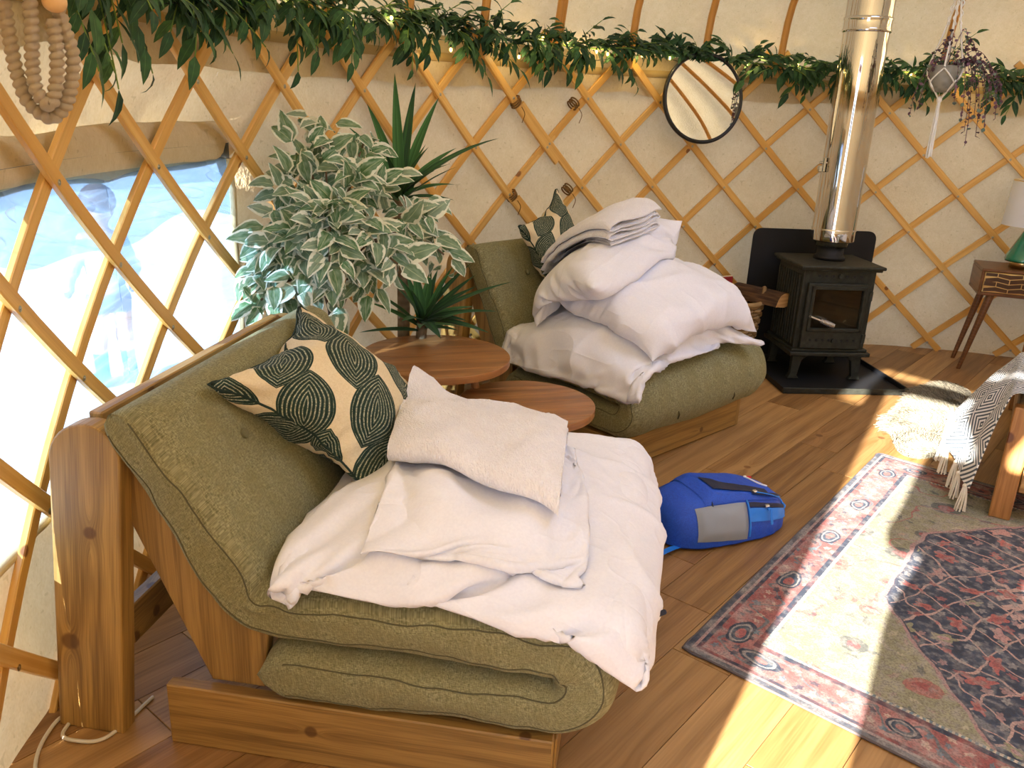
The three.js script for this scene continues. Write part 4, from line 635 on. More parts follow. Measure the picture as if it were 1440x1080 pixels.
// ------------------------------------------------------------------ nightstand and lamp
{
  const walnut = mat({ map: woodTex({ a: '#7d512c', b: '#5a3517', c: '#6a4222', size: [0.5, 0.16], w: 512, h: 128, seed: 140, rings: 4, knots: 0 }), roughness: 0.4, clearcoat: 0.2 }), dark = mat({ map: woodTex({ a: '#5a3a22', b: '#3c2413', c: '#492d18', size: [0.3, 0.1], w: 256, h: 128, seed: 141, rings: 4, knots: 0 }), roughness: 0.4 }), brass = mat({ color: new THREE.Color(0.86, 0.66, 0.30), metalness: 1, roughness: 0.28 });
  const A = -0.33, pos = [0.455, 0, -2.575], t = thing('nightstand', 'walnut nightstand with a gold honeycomb drawer beside the bed', 'nightstand', pos, A), W = 0.46, D = 0.30, y0 = 0.428, y1 = 0.572;
  mesh('top_panel', at(cbox(W, 0.016, D), W / 2, y1 - 0.008, -D / 2), walnut, t); mesh('bottom_panel', at(cbox(W, 0.016, D), W / 2, y0 + 0.008, -D / 2), walnut, t);
  for (const x of [0.008, W - 0.008]) mesh('side_panel', at(cbox(0.016, y1 - y0 - 0.032, D), x, (y0 + y1) / 2, -D / 2), walnut, t); mesh('back_panel', at(cbox(W - 0.032, y1 - y0 - 0.032, 0.008), W / 2, (y0 + y1) / 2, -D + 0.004), walnut, t);
  const dw = mesh('drawer', at(cbox(W - 0.036, y1 - y0 - 0.036, 0.26, 0.001), W / 2, (y0 + y1) / 2, -0.136), brass, t);
  const bx = 0.020, bw = W - 0.040, by = y0 + 0.020, bh = y1 - y0 - 0.040, nc = 7, nr = 4, cw = bw / nc, ch = bh / nr, zz = 0.010, gp = 0.0022;
  for (let r = 0; r < nr; r++) for (let c = -1; c < nc; c++) { // zigzag bricks; each runs over two columns
    if ((c + r) % 2) continue; const xs = [c, c + 1, c + 2].map((k) => clamp(bx + k * cw, bx, bx + bw)); if (xs[2] - xs[0] < 0.008) continue;
    const dy = (k) => ((((k % 2) + 2) % 2) ? zz : -zz) * (r % 2 ? 1 : 1) * 0.5, poly = []; const ks = [c, c + 1, c + 2];
    const px = (k) => clamp(bx + k * cw, bx + gp, bx + bw - gp), ya = (k) => clamp(by + r * ch + dy(k) + gp, by + gp, 9), yb = (k) => Math.min(by + (r + 1) * ch + dy(k) - gp, by + bh - gp);
    const L = px(ks[0]) + (ks[0] >= 0 ? gp : 0), Rr = px(ks[2]) - (ks[2] <= nc ? gp : 0); const P = [[L, ya(ks[0])]]; if (ks[1] > 0 && ks[1] < nc) P.push([px(ks[1]), ya(ks[1])]); P.push([Rr, ya(ks[2])], [Rr, yb(ks[2])]); if (ks[1] > 0 && ks[1] < nc) P.push([px(ks[1]), yb(ks[1])]); P.push([L, yb(ks[0])]);
    mesh('inlay_tile', boxUV(new THREE.ExtrudeGeometry(new THREE.Shape(P.map((q) => new THREE.Vector2(...q))), { depth: 0.002, bevelEnabled: false }), 'x', [r * 0.2, c * 0.1]).translate(0, 0, -0.0062), dark, dw);
  }
  for (const [x, z, dx, dz] of [[0.07, -0.05, -0.075, 0.03], [W - 0.07, -0.05, 0.075, 0.03], [0.07, -D + 0.05, -0.075, -0.03], [W - 0.07, -D + 0.05, 0.075, -0.03]]) { const g = new THREE.CylinderGeometry(0.021, 0.011, y0, 16, 1); g.applyMatrix4(new THREE.Matrix4().makeShear(0, 0, -dx / y0, 0, 0, -dz / y0)); const p = g.attributes.position; for (let i = 0; i < p.count; i++) { const k = 0.5 - p.getY(i) / y0; p.setX(i, x + (p.getX(i) + dx / y0 * p.getY(i)) + dx * k); p.setZ(i, z + (p.getZ(i) + dz / y0 * p.getY(i)) + dz * k); p.setY(i, p.getY(i) + y0 / 2); } g.computeVertexNormals(); mesh('leg', g, walnut, t); }
  const lp = thing('table_lamp', 'table lamp with a white drum shade, green glass body and brass foot', 'lamp', [pos[0] + 0.205 * Math.cos(A) - 0.13 * Math.sin(A), y1, pos[2] - 0.205 * Math.sin(A) - 0.13 * Math.cos(A)]);
  mesh('foot', lathe([[0, 0], [0.062, 0], [0.062, 0.034], [0.058, 0.038], [0, 0.038]], 40), brass, lp);
  mesh('body', lathe([[0, 0.036], [0.088, 0.036], [0.092, 0.046], [0.088, 0.062], [0.050, 0.15], [0.026, 0.205], [0.018, 0.222], [0, 0.224]], 48), mat({ color: rgb('#0f7a58'), roughness: 0.12, clearcoat: 1, clearcoatRoughness: 0.06 }), lp);
  mesh('stem', cyl(0.010, 0.010, 0.09, 14).translate(0, 0.222, 0), brass, lp);
  mesh('shade', lathe([[0.142, 0.225], [0.128, 0.458], [0.1265, 0.458], [0.1405, 0.225], [0.142, 0.225]], 56), mat({ color: rgb('#f6f7f8'), roughness: 1, transmission: 0.5, thickness: 0 }), lp);
  mesh('shade_ring', at(new THREE.TorusGeometry(0.128, 0.003, 6, 48), 0, 0.457, 0, Math.PI / 2), brass, lp); mesh('shade_spokes', join([0, 1, 2].map((i) => tube([[0, 0.30, 0], [0.127 * Math.cos(i * 2.1), 0.452, 0.127 * Math.sin(i * 2.1)]], 0.0022, 4, 5))), brass, lp);
}

// ------------------------------------------------------------------ bed corner, its white cover and the woven throw
const BED = { o: [-0.345, -0.762], u: [0.52, -0.854], v: [0.854, 0.52], L: 1.42, W: 1.30, turn: Math.atan2(0.854, 0.52) };
{
  const bedWood = [0, 1].map((i) => mat({ map: woodTex({ a: ['#b07a3e', '#c29a62'][i], b: ['#8a5a28', '#7a5226'][i], c: ['#9a6a34', '#a57b46'][i], size: [0.6, 0.14], w: 512, h: 128, seed: 150 + i, rings: 5, knots: 1, fine: 0.4 }), roughness: 0.5 }));
  const b = thing('double_bed', 'wooden bed frame with a square corner leg at the edge of the rug', 'bed', [BED.o[0], 0, BED.o[1]], BED.turn); // local x: away along the bed, local z: across it
  for (const [x, z] of [[0.03, 0.033], [0.03, BED.W - 0.033], [BED.L - 0.03, 0.033], [BED.L - 0.03, BED.W - 0.033]]) mesh('leg', at(cbox(0.060, 0.405, 0.066, 0.004, 'y'), x, 0.2085, z), bedWood[0], b);
  for (const y of [0.165, 0.275, 0.365]) { mesh('end_board', at(cbox(0.024, y === 0.365 ? 0.07 : 0.105, BED.W - 0.14, 0.003), 0.024, y, BED.W / 2), bedWood[1], b); mesh('side_board', at(cbox(BED.L - 0.13, y === 0.365 ? 0.07 : 0.105, 0.024, 0.003), BED.L / 2, y, 0.024), bedWood[1], b); mesh('side_board', at(cbox(BED.L - 0.13, y === 0.365 ? 0.07 : 0.105, 0.024, 0.003), BED.L / 2, y, BED.W - 0.024), bedWood[1], b); mesh('end_board', at(cbox(0.024, y === 0.365 ? 0.07 : 0.105, BED.W - 0.14, 0.003), BED.L - 0.024, y, BED.W / 2), bedWood[1], b); }
  mesh('slat_base', at(cbox(BED.L - 0.10, 0.02, BED.W - 0.10, 0.003), BED.L / 2, 0.20, BED.W / 2), bedWood[0], b);
  const mt = thing('bed_mattress', 'white covered mattress on the wooden bed frame', 'mattress', [BED.o[0], 0, BED.o[1]], BED.turn); mesh('mattress_cover', at(new RoundedBoxGeometry(BED.L - 0.07, 0.22, BED.W - 0.07, 5, 0.05), BED.L / 2, 0.322, BED.W / 2), linen, mt);
  const dv = cloth({ nu: 50, nv: 50, W: 0.62, D: 0.95, start: (u, v) => [0.76 + 0.60 * u, 0.50, 0.02 + 0.93 * v], grow: 1.04, pressure: 5, thick: 0.09, steps: 50, iters: 6, colliders: [sdBox([BED.L / 2, 0.322, BED.W / 2], [BED.L / 2 - 0.035, 0.11, BED.W / 2 - 0.035], 0.05), sdBox([BED.L / 2, 0.2, 0.022], [BED.L / 2, 0.206, 0.034], 0.01)], puff: 0.04, seed: 61, kick: 0.01 });
  const bd = thing('bed_duvet', 'white duvet turned back on the bed beside the nightstand', 'duvet', [BED.o[0], 0, BED.o[1]], BED.turn); mesh('duvet_cover', dv, linen, bd);
  // throw: lies over the corner of the bed and hangs down its long side
  const throwTex = tex(512, 512, (u, v) => { const c = 2, a = Math.abs(((u * c) % 1) - 0.5) * 2, b2 = Math.abs(((v * c) % 1) - 0.5) * 2, d = a + b2, k = Math.abs(((d * 4) % 1) - 0.5) * 2; return k > 0.45 ? mix3(hex('#ddd9d0'), hex('#efebe2'), hash3(u * 512 | 0, v * 512 | 0, 1)) : mix3(hex('#3f474d'), hex('#5c6468'), hash3(u * 512 | 0, v * 512 | 0, 2)); }, { size: [0.30, 0.30] });
  const th = thing('throw_blanket', 'black and white diamond-weave throw with cream tassels over the bed corner', 'throw', [BED.o[0], 0, BED.o[1]], BED.turn), throwMat = mat({ map: throwTex, bumpMap: weaveBump, bumpScale: 0.001, roughness: 1 });
  const prof = (s, u) => { // s: metres from the tassel hem, up the side and onto the bed
    const up = 0.315; if (s < up) { const k = 1 - s / up; return [-0.014 - lerp(0.045, 0.15, smooth(0, 0.35, u)) * k, 0.45 - lerp(0.345, 0.26, smooth(0, 0.5, u)) * k]; } const a = (s - up) / 0.05; if (a < Math.PI / 2) return [-0.014 + 0.05 * (1 - Math.cos(a)), 0.135 + up + 0.05 * Math.sin(a) * 0.35 - 0.0]; return [0.036 + (s - up - 0.0785), 0.4675 + 0.004 * noise3(s * 12, 3)];
  };
  const xAt = (u, s) => lerp(-0.035, 0.62, u) + 0.10 * (1 - s / 0.9) * (u - 0.5) * -0.2 + 0.05 * s, NS = 60, sMax = 0.95;
  const sheet = (off) => grid(60, NS, (u, v) => { const s = v * sMax, [z, y] = prof(s, u), hang = smooth(0.36, 0.2, s); return [xAt(u, s) + 0.012 * noise3(u * 6, v * 5), y + (s > 0.39 ? 1 : 0) * (off + 0.006 * noise3(u * 9, v * 9, 2)), z - (s <= 0.39 ? off : 0) - hang * (0.014 + 0.014 * Math.sin(u * 17 + 0.6 * Math.sin(u * 5)))]; }, (u, v) => [u * 0.62, v * sMax]);
  const A1 = sheet(0.004), B1 = sheet(0.0), edge = (g1, g2, f) => { const a = [], n1 = 60; for (let i = 0; i <= n1; i++) a.push(f(i)); const pos = [], uv = [], idx = []; for (const g of [g1, g2]) for (const k of a) { pos.push(g.attributes.position.getX(k), g.attributes.position.getY(k), g.attributes.position.getZ(k)); uv.push(g.attributes.uv.getX(k), g.attributes.uv.getY(k)); } for (let i = 0; i < n1; i++) idx.push(i, i + 1, i + n1 + 1, i + 1, i + n1 + 2, i + n1 + 1); const e = new THREE.BufferGeometry(); e.setAttribute('position', new THREE.Float32BufferAttribute(pos, 3)); e.setAttribute('uv', new THREE.Float32BufferAttribute(uv, 2)); e.setIndex(idx); e.computeVertexNormals(); return e; };
  mesh('woven_cloth', join([A1, B1, edge(A1, B1, (i) => i), edge(A1, B1, (i) => NS * 61 + i), edge(A1, B1, (i) => i * 61), edge(A1, B1, (i) => i * 61 + 60)]), throwMat, th);
  const tas = mat({ color: rgb('#e3d9c4'), roughness: 1 }), r = rng(77);
  for (let k = 0; k < 11; k++) { const i = Math.round(2 + k * 5.6), p = A1.attributes.position, x = p.getX(i), y = p.getY(i), z = p.getZ(i), L = 0.085 + 0.02 * r(), parts = [new THREE.SphereGeometry(0.009, 8, 6).translate(x, y - 0.004, z)]; for (let s = 0; s < 9; s++) { const a = s / 9 * TAU, q = 0.012 + 0.006 * r(); parts.push(tube([[x + 0.004 * Math.cos(a), y - 0.006, z + 0.004 * Math.sin(a)], [x + q * 0.7 * Math.cos(a), y - L * 0.5, z + q * 0.7 * Math.sin(a)], [x + q * Math.cos(a + 0.3), y - L - 0.012 * r(), z + q * Math.sin(a + 0.3)]], 0.0032, 6, 5)); } mesh('tassel', join(parts), tas, th); }
}

// ------------------------------------------------------------------ patterned rug
{
  const e1 = [0.6092, -0.7930], e2 = [Math.cos(R3(40.5)), Math.sin(R3(40.5))], o = [-1.560, 0.068], S = 1.72, T = 2.45;
  const C = { red: hex('#96544f'), pink: hex('#b48a82'), olive: hex('#8e8a6c'), navy: hex('#333a48'), grey: hex('#9b948c'), cream: hex('#c9b9a0'), teal: hex('#5c7f8c'), rose: hex('#a8605a') };
  const rugTex = tex(1200, 1700, (u, v) => {
    const s0 = u * S, t0 = v * T, wx = 0.016 * fbm(s0 * 16, t0 * 16, 2, 3), wy = 0.016 * fbm(s0 * 16, t0 * 16, 9, 3), s = s0 + wx, t = t0 + wy, bs = Math.min(s0, S - s0), bt = Math.min(t0, T - t0), b = Math.min(bs, bt), along = bs < bt ? t : s; let c;
    const n1 = fbm(s0 * 22, t0 * 22, 1, 4), n2 = fbm(s0 * 75, t0 * 75, 4, 4), n3 = fbm(s0 * 7, t0 * 7, 6, 3);
    const cell = (sz, k, asp = 1) => { const i = Math.floor(s / sz), j = Math.floor(t / sz), ox = (hash3(i, j, k) - 0.5) * 0.5, oy = (hash3(j, i, k + 1) - 0.5) * 0.5, dx = (s / sz - i - 0.5 - ox), dy = (t / sz - j - 0.5 - oy), a = hash3(i, j, k + 5) * 3, x = Math.cos(a) * dx + Math.sin(a) * dy, y = (-Math.sin(a) * dx + Math.cos(a) * dy) * asp, r = 0.17 + 0.17 * hash3(i, j, k + 2), pet = r * (1 + 0.25 * Math.cos(5 * Math.atan2(y, x))); return [Math.hypot(x, y) < pet, hash3(i, j, k + 4), Math.hypot(x, y) / r]; };
    if (b < 0.016) c = mix3(C.navy, C.grey, clamp(0.45 + 0.8 * n1));
    else if (b < 0.024) c = mix3(C.pink, C.grey, clamp(0.5 + n1));
    else if (b < 0.150) {
      c = mix3(C.red, C.pink, clamp(0.45 + 1.2 * n1)); const k = ((along + 0.05 * n3) % 0.34) - 0.17, d = Math.hypot(k / 0.048, (b - 0.088) / 0.030) + 0.25 * n1;
      if (d < 1) c = d < 0.4 ? C.rose : d < 0.65 ? mix3(C.navy, C.teal, 0.2) : d < 0.8 ? C.grey : C.navy; else { const vine = Math.abs((b - 0.088) - 0.034 * Math.sin(along * TAU / 0.34 * 2 + 4 * n3)) < 0.005; if (vine) c = mix3(C.navy, C.grey, 0.55); const [h, q] = cell(0.042, 3, 1.5); if (h) c = mix3(c, q < 0.3 ? C.teal : q < 0.6 ? C.navy : C.cream, 0.7); }
      if (b > 0.134 || b < 0.036) c = mix3(C.navy, C.red, clamp(0.4 + 1.6 * n1));
    } else if (b < 0.160) c = ((along * 70) % 1 < 0.5) ? mix3(C.teal, C.grey, 0.4) : C.cream;
    else {
      const m = Math.abs(s - 0.87), f = Math.min(t - 0.315 - Math.max(0, m - 0.25) * 0.80, (T - 0.315) - t - Math.max(0, m - 0.25) * 0.80);
      if (f > 0 && f < 0.020) c = mix3(C.pink, C.navy, f > 0.013 ? 0.9 : 0.1);
      else if (f > 0) {
        c = mix3(C.navy, hex('#434c5c'), clamp(0.35 + n1)); const mid2 = Math.abs(s - 0.87) / 0.36 + Math.abs(t - 0.92) / 0.24;
        const bars = mid2 > 1 && mid2 < 1.5 && Math.abs(((s - t) * 16) % 1) < 0.5 && n3 > -0.15; if (bars) c = mix3(C.pink, C.cream, 0.3);
        if (mid2 < 1) c = mix3(C.rose, C.pink, clamp(0.4 + 1.4 * n1)); if (mid2 < 0.4) c = mix3(C.red, C.grey, clamp(0.3 + 1.5 * n1));
        const line = Math.abs(((s * 1.3 + t * 0.6 + 0.12 * n3) * 8) % 1 - 0.5) < 0.04 || Math.abs(((t * 1.5 - s * 0.7 + 0.12 * n3) * 6) % 1 - 0.5) < 0.035; if (line && mid2 > 1) c = mix3(C.pink, C.cream, 0.3);
        const [h, q, rr] = cell(0.115, 11, 1.7); if (h && mid2 > 0.9) c = rr < 0.45 ? (q < 0.5 ? C.red : C.pink) : q < 0.5 ? C.rose : q < 0.8 ? C.pink : C.olive;
        const [h2, q2] = cell(0.055, 17, 1.4); if (h2 && !h) c = mix3(c, q2 < 0.4 ? C.pink : q2 < 0.65 ? C.rose : C.grey, 0.75);
      } else {
        c = mix3(C.olive, hex('#a09a7c'), clamp(0.4 + 1.3 * n1)); const [h, q, rr] = cell(0.21, 21, 1.3); if (h && rr < 0.8) c = rr < 0.4 ? C.red : q < 0.6 ? mix3(C.rose, C.olive, 0.25) : mix3(C.navy, C.olive, 0.5);
        const st = Math.abs(((s * 0.9 - t * 1.0 + 0.30 * n3) * 3) % 1 - 0.5) < 0.022; if (st) c = mix3(C.rose, C.olive, 0.2); const [h3, q3] = cell(0.06, 27, 2.2); if (h3) c = mix3(c, q3 < 0.4 ? C.pink : q3 < 0.6 ? C.navy : C.cream, 0.45);
      }
    }
    c = mix3(c, C.grey, clamp(0.26 + 1.5 * n2 + 0.5 * n1) * 0.62);
    return mix3(c, [0.24, 0.21, 0.21], clamp(0.12 + 0.45 * noise3(s0 * 360, t0 * 360, 2)) * 0.7);
  }, { size: [1, 1] });
  const rug = thing('patterned_rug', 'faded red, olive and navy patterned rug on the plank floor', 'rug'), n = 40, P = (s, t, y) => [o[0] + e1[0] * s + e2[0] * t, y, o[1] + e1[1] * s + e2[1] * t];
  const rugMat = mat({ map: rugTex, roughness: 1, bumpMap: greyTex(256, 256, (u, v) => 0.5 + 0.5 * Math.sin(u * TAU * 60) * 0.5 + 0.3 * pnoise(u * 100, v * 100, 100, 100, 1), [0.1, 0.1].map((x) => x / 2)), bumpScale: 0.0006 });
  rugMat.bumpMap.repeat.set(20, 28);
  const hgt = (s, t) => 0.006 + 0.0018 * (noise3(s * 4, t * 4) + 1) ;
  const top = grid(n, n * 2, (u, v) => P(u * S, v * T, hgt(u * S, v * T))), side = [];
  mesh('pile', top, rugMat, rug);
  const hem = []; for (const [a, b] of [[[0, 0], [S, 0]], [[S, 0], [S, T]], [[S, T], [0, T]], [[0, T], [0, 0]]]) for (let i = 0; i < 30; i++) { const s = lerp(a[0], b[0], i / 30), t = lerp(a[1], b[1], i / 30); hem.push(V(...P(s, t, hgt(s, t) * 0.5 + 0.0008))); }
  mesh('bound_edge', tube(hem, 0.0036, 240, 5, true), mat({ color: rgb('#5d5350'), roughness: 1 }), rug);
}

// ------------------------------------------------------------------ sheepskin
{
  const c = [-0.06, -1.78], ax = [0.57, -0.82], bx = [0.82, 0.57], sk = thing('sheepskin_rug', 'shaggy pale grey sheepskin lying beside the bed', 'sheepskin');
  const out = (a) => { const x = Math.cos(a), y = Math.sin(a); return [0.56 * x * (1 + 0.10 * Math.cos(4 * a + 0.4)), (0.185 + 0.035 * Math.cos(2 * a) + 0.03 * Math.sin(5 * a)) * y * (1 + 0.12 * Math.cos(4 * a))]; };
  const P = (q, r, y) => [c[0] + (ax[0] * q[0] + bx[0] * q[1]) * r, y, c[1] + (ax[1] * q[0] + bx[1] * q[1]) * r];
  mesh('hide', grid(64, 10, (u, v) => { const q = out(u * TAU), r = Math.max(0.001, v); return P(q, r, 0.003 + 0.017 * (1 - r ** 6)); }), mat({ color: rgb('#8a8069'), roughness: 1 }), sk);
  const tg = (() => { const pts = []; const g = new THREE.BufferGeometry(), pos = [], idx = []; for (let i = 0; i <= 4; i++) { const t = i / 4, w = 0.0042 * (1 - t * 0.85), y = 0.028 * Math.sin(t * 1.35), z = 0.034 * t * t; pos.push(-w, y, z, w, y, z, 0, y + w * 0.8, z - w * 0.3); } for (let i = 0; i < 4; i++) for (const [a, b] of [[0, 2], [2, 1], [1, 0]]) { const k = i * 3; idx.push(k + a, k + b, k + b + 3, k + a, k + b + 3, k + a + 3); } g.setAttribute('position', new THREE.Float32BufferAttribute(pos, 3)); g.setIndex(idx); g.computeVertexNormals(); return g; })();
  const N = 11000, im = new THREE.InstancedMesh(tg, mat({ color: 0xffffff, roughness: 1 }), N), r = rng(8), M = new THREE.Matrix4(), q = new THREE.Quaternion(), col = new THREE.Color();
  for (let i = 0; i < N; i++) { const a = r() * TAU, rr = Math.sqrt(r()) * 1.0, o2 = out(a), p = P(o2, rr, 0.004 + 0.015 * (1 - rr ** 6)); q.setFromEuler(new THREE.Euler(-0.3 + 0.9 * rr * rr + 0.5 * (r() - 0.5), fbm(p[0] * 7, p[2] * 7, 3, 2) * 5 + r() * 1.6 + 2.4, 0.3 * (r() - 0.5), 'YXZ')); const s = 0.7 + 0.6 * r(); M.compose(V(...p), q, V(s, s, s)); im.setMatrixAt(i, M); col.set(['#8f8670', '#7d7562', '#9e957d', '#6e6655'][Math.floor(r() * 4)]); im.setColorAt(i, col); }
  im.name = 'wool'; im.userData.kind = 'stuff'; im.castShadow = im.receiveShadow = true; sk.add(im);
}
// ------------------------------------------------------------------ leaves
function leafGeo(L, W, { curl = 0.2, fold = 0.25, tip = 1.6, base = 0.7, n = 6 } = {}) { // midrib along +z, upper face +y
  const pos = [], uv = [], idx = []; let y = 0, z = 0, a = 0.0; const st = L / n;
  for (let i = 0; i <= n; i++) { const t = i / n, w = W / 2 * Math.pow(Math.sin(Math.PI * Math.pow(t, base)), 0.85) * (t > 0.98 ? 0.02 : 1); for (const s of [-1, 0, 1]) { pos.push(s * w * Math.cos(fold), y + Math.abs(s) * w * Math.sin(fold) * Math.cos(a), z + Math.abs(s) * w * Math.sin(fold) * Math.sin(a)); uv.push(0.5 + s * 0.5, t); } a += curl / n; z += st * Math.cos(a * tip); y -= st * Math.sin(a * tip); }
  for (let i = 0; i < n; i++) for (const s of [0, 1]) { const k = i * 3 + s; idx.push(k, k + 3, k + 4, k, k + 4, k + 1); }
  const g = new THREE.BufferGeometry(); g.setAttribute('position', new THREE.Float32BufferAttribute(pos, 3)); g.setAttribute('uv', new THREE.Float32BufferAttribute(uv, 2)); g.setIndex(idx); g.computeVertexNormals(); return g;
}
const _m = new THREE.Matrix4();
function aim(o, p, dir, up) { const z = dir.clone().normalize(), x = up.clone().cross(z); if (x.lengthSq() < 1e-6) x.set(1, 0, 0); x.normalize(); const y = z.clone().cross(x); _m.makeBasis(x, y, z); o.position.copy(p); o.quaternion.setFromRotationMatrix(_m); return o; }
const insideWall = (p, r = 2.955) => { const q = Math.hypot(p.x, p.z); if (q > r) { p.x *= r / q; p.z *= r / q; } return p; };
const potMat = mat({ color: rgb('#b9ab95'), roughness: 0.9 }), soilMat = mat({ color: rgb('#2b1f16'), roughness: 1 });
const potGeo = (r, h) => lathe([[0, 0], [r * 0.72, 0], [r, h], [r * 1.04, h], [r * 1.04, h * 0.93], [r * 0.92, h * 0.92], [r * 0.90, h * 0.85], [0, h * 0.85]], 36);

// ------------------------------------------------------------------ variegated weeping fig
{
  const mats = [0, 1, 2, 3].map((i) => mat({ map: tex(128, 128, (u, v) => {
    const x = Math.abs(u - 0.5) * 2, n = 0.28 * fbm(u * 5 + i * 9, v * 7, i, 3) * 2, edge = 0.74 + 0.10 * Math.sin(v * 9 + i) * 0.4 + 0.55 * n + (i === 3 ? -0.14 : 0);
    const g1 = mix3(hex(['#55794e', '#477244', '#6b8868', '#80967e'][i]), hex('#93ab92'), clamp(0.4 + fbm(u * 9, v * 5, i + 4, 3))), cream = mix3(hex('#eef0e0'), hex('#dfe5cf'), clamp(0.5 + 0.5 * noise3(u * 8, v * 12, i)));
    let c = mix3(g1, cream, smooth(edge - 0.06, edge + 0.06, x + 0.25 * Math.pow(v, 6))); if (Math.abs(u - 0.5) < 0.02) c = mix3(c, hex('#c3cfa8'), 0.6); return c;
  }), roughness: 0.88, transmission: 0.22, thickness: 0 }));
  const geos = [leafGeo(0.082, 0.050, { curl: 0.5, fold: 0.22, base: 0.62 }), leafGeo(0.074, 0.046, { curl: 0.8, fold: 0.3, base: 0.62 }), leafGeo(0.092, 0.054, { curl: 0.35, fold: 0.15, base: 0.6 })];
  const base = V(-2.63, 0, -0.80), t = thing('weeping_fig', 'bushy variegated weeping fig with cream-edged leaves behind the futon', 'plant', [base.x, 0, base.z]), r = rng(301);
  mesh('pot', potGeo(0.105, 0.20), potMat, t); mesh('soil', cyl(0.094, 0.094, 0.008, 24).translate(0, 0.168, 0), soilMat, t);
  const barkM = mat({ color: rgb('#6f5c46'), roughness: 1 });
  mesh('trunk', tube([[0, 0.16, 0], [0.012, 0.36, 0.01], [-0.006, 0.55, -0.01], [0.01, 0.74, 0.0]], 0.012, 20, 8), barkM, t); mesh('trunk', tube([[0.02, 0.16, 0.01], [-0.01, 0.33, -0.015], [0.022, 0.52, 0.0], [-0.02, 0.70, 0.02]], 0.009, 20, 8), barkM, t);
  const tips = [[-2.69, 1.22, -0.99], [-2.75, 1.12, -0.91], [-2.57, 1.15, -1.08], [-2.47, 1.05, -0.94], [-2.8, 1.0, -0.81], [-2.84, 0.86, -0.71], [-2.85, 0.77, -0.63], [-2.79, 0.71, -0.56], [-2.68, 0.76, -0.57], [-2.57, 0.7, -0.56], [-2.48, 0.75, -0.68], [-2.34, 0.87, -0.93], [-2.28, 0.8, -0.96], [-2.35, 0.95, -1.01], [-2.56, 0.99, -0.65], [-2.64, 0.92, -0.63], [-2.48, 0.9, -0.68], [-2.4, 0.81, -0.7], [-2.73, 0.86, -0.61], [-2.54, 1.06, -0.78], [-2.58, 0.83, -0.55]];
  let n = 0; const dummy = new THREE.Object3D(), inner = [[], [], []];
  for (const tp of tips) {
    const tip = insideWall(V(...tp), 2.90), root = V(base.x + 0.03 * (r() - 0.5), 0.55 + 0.25 * r(), base.z), mid = root.clone().lerp(tip, 0.55).add(V(0, 0.10 + 0.05 * r(), 0)), curve = new THREE.CatmullRomCurve3([root, mid, tip]), loc = curve.getPoints(10).map((p) => p.sub(base)), br = mesh('branch', tube(loc, 0.0035, 12, 5), barkM, t);
    for (let k = 0; k < 12 && n < 296; k++, n++) {
      const s = 0.45 + 0.57 * (k + r() * 0.8) / 12, p = curve.getPoint(Math.min(1, s)), d = V(1.6 * (r() - 0.5), 0.25 - 0.9 * r(), 1.6 * (r() - 0.4)).addScaledVector(p.clone().sub(V(base.x, 0.82, base.z)).normalize(), 0.75).normalize();
      p.addScaledVector(d, 0.02 + 0.04 * r()); insideWall(p, 2.90); const end = insideWall(p.clone().addScaledVector(d, 0.09), 2.97); d.copy(end.sub(p)).normalize();
      const o = mesh('leaf', geos[Math.floor(r() * 3)], mats[Math.floor(r() * 4)], br); aim(o, p.sub(base), d, V(1.2 * (r() - 0.5) + 0.2, 0.7, 0.3 + 0.9 * r())); o.scale.setScalar(0.85 + 0.4 * r());
    }
    for (let k = 0; k < 15; k++) { // inner foliage
      const p = curve.getPoint(0.5 + 0.5 * r()).add(V(0.10 * (r() - 0.5), 0.12 * (r() - 0.55), 0.10 * (r() - 0.5))), d = V(r() - 0.5, 0.1 - 0.6 * r(), r() - 0.4).normalize(); insideWall(p, 2.90); const end = insideWall(p.clone().addScaledVector(d, 0.1), 2.97); d.copy(end.sub(p)).normalize();
      aim(dummy, p.sub(base), d, V(0.5 * (r() - 0.5) + 0.2, 0.8, 0.4 + 0.6 * r())); dummy.scale.setScalar(0.75 + 0.35 * r()); dummy.updateMatrix(); inner[Math.floor(r() * 3)].push(geos[Math.floor(r() * 3)].clone().applyMatrix4(dummy.matrix));
    }
  }
  inner.forEach((list, i) => { const o = mesh('inner_foliage', mergeGeometries(list), mats[i], t); o.userData.kind = 'stuff'; });
}
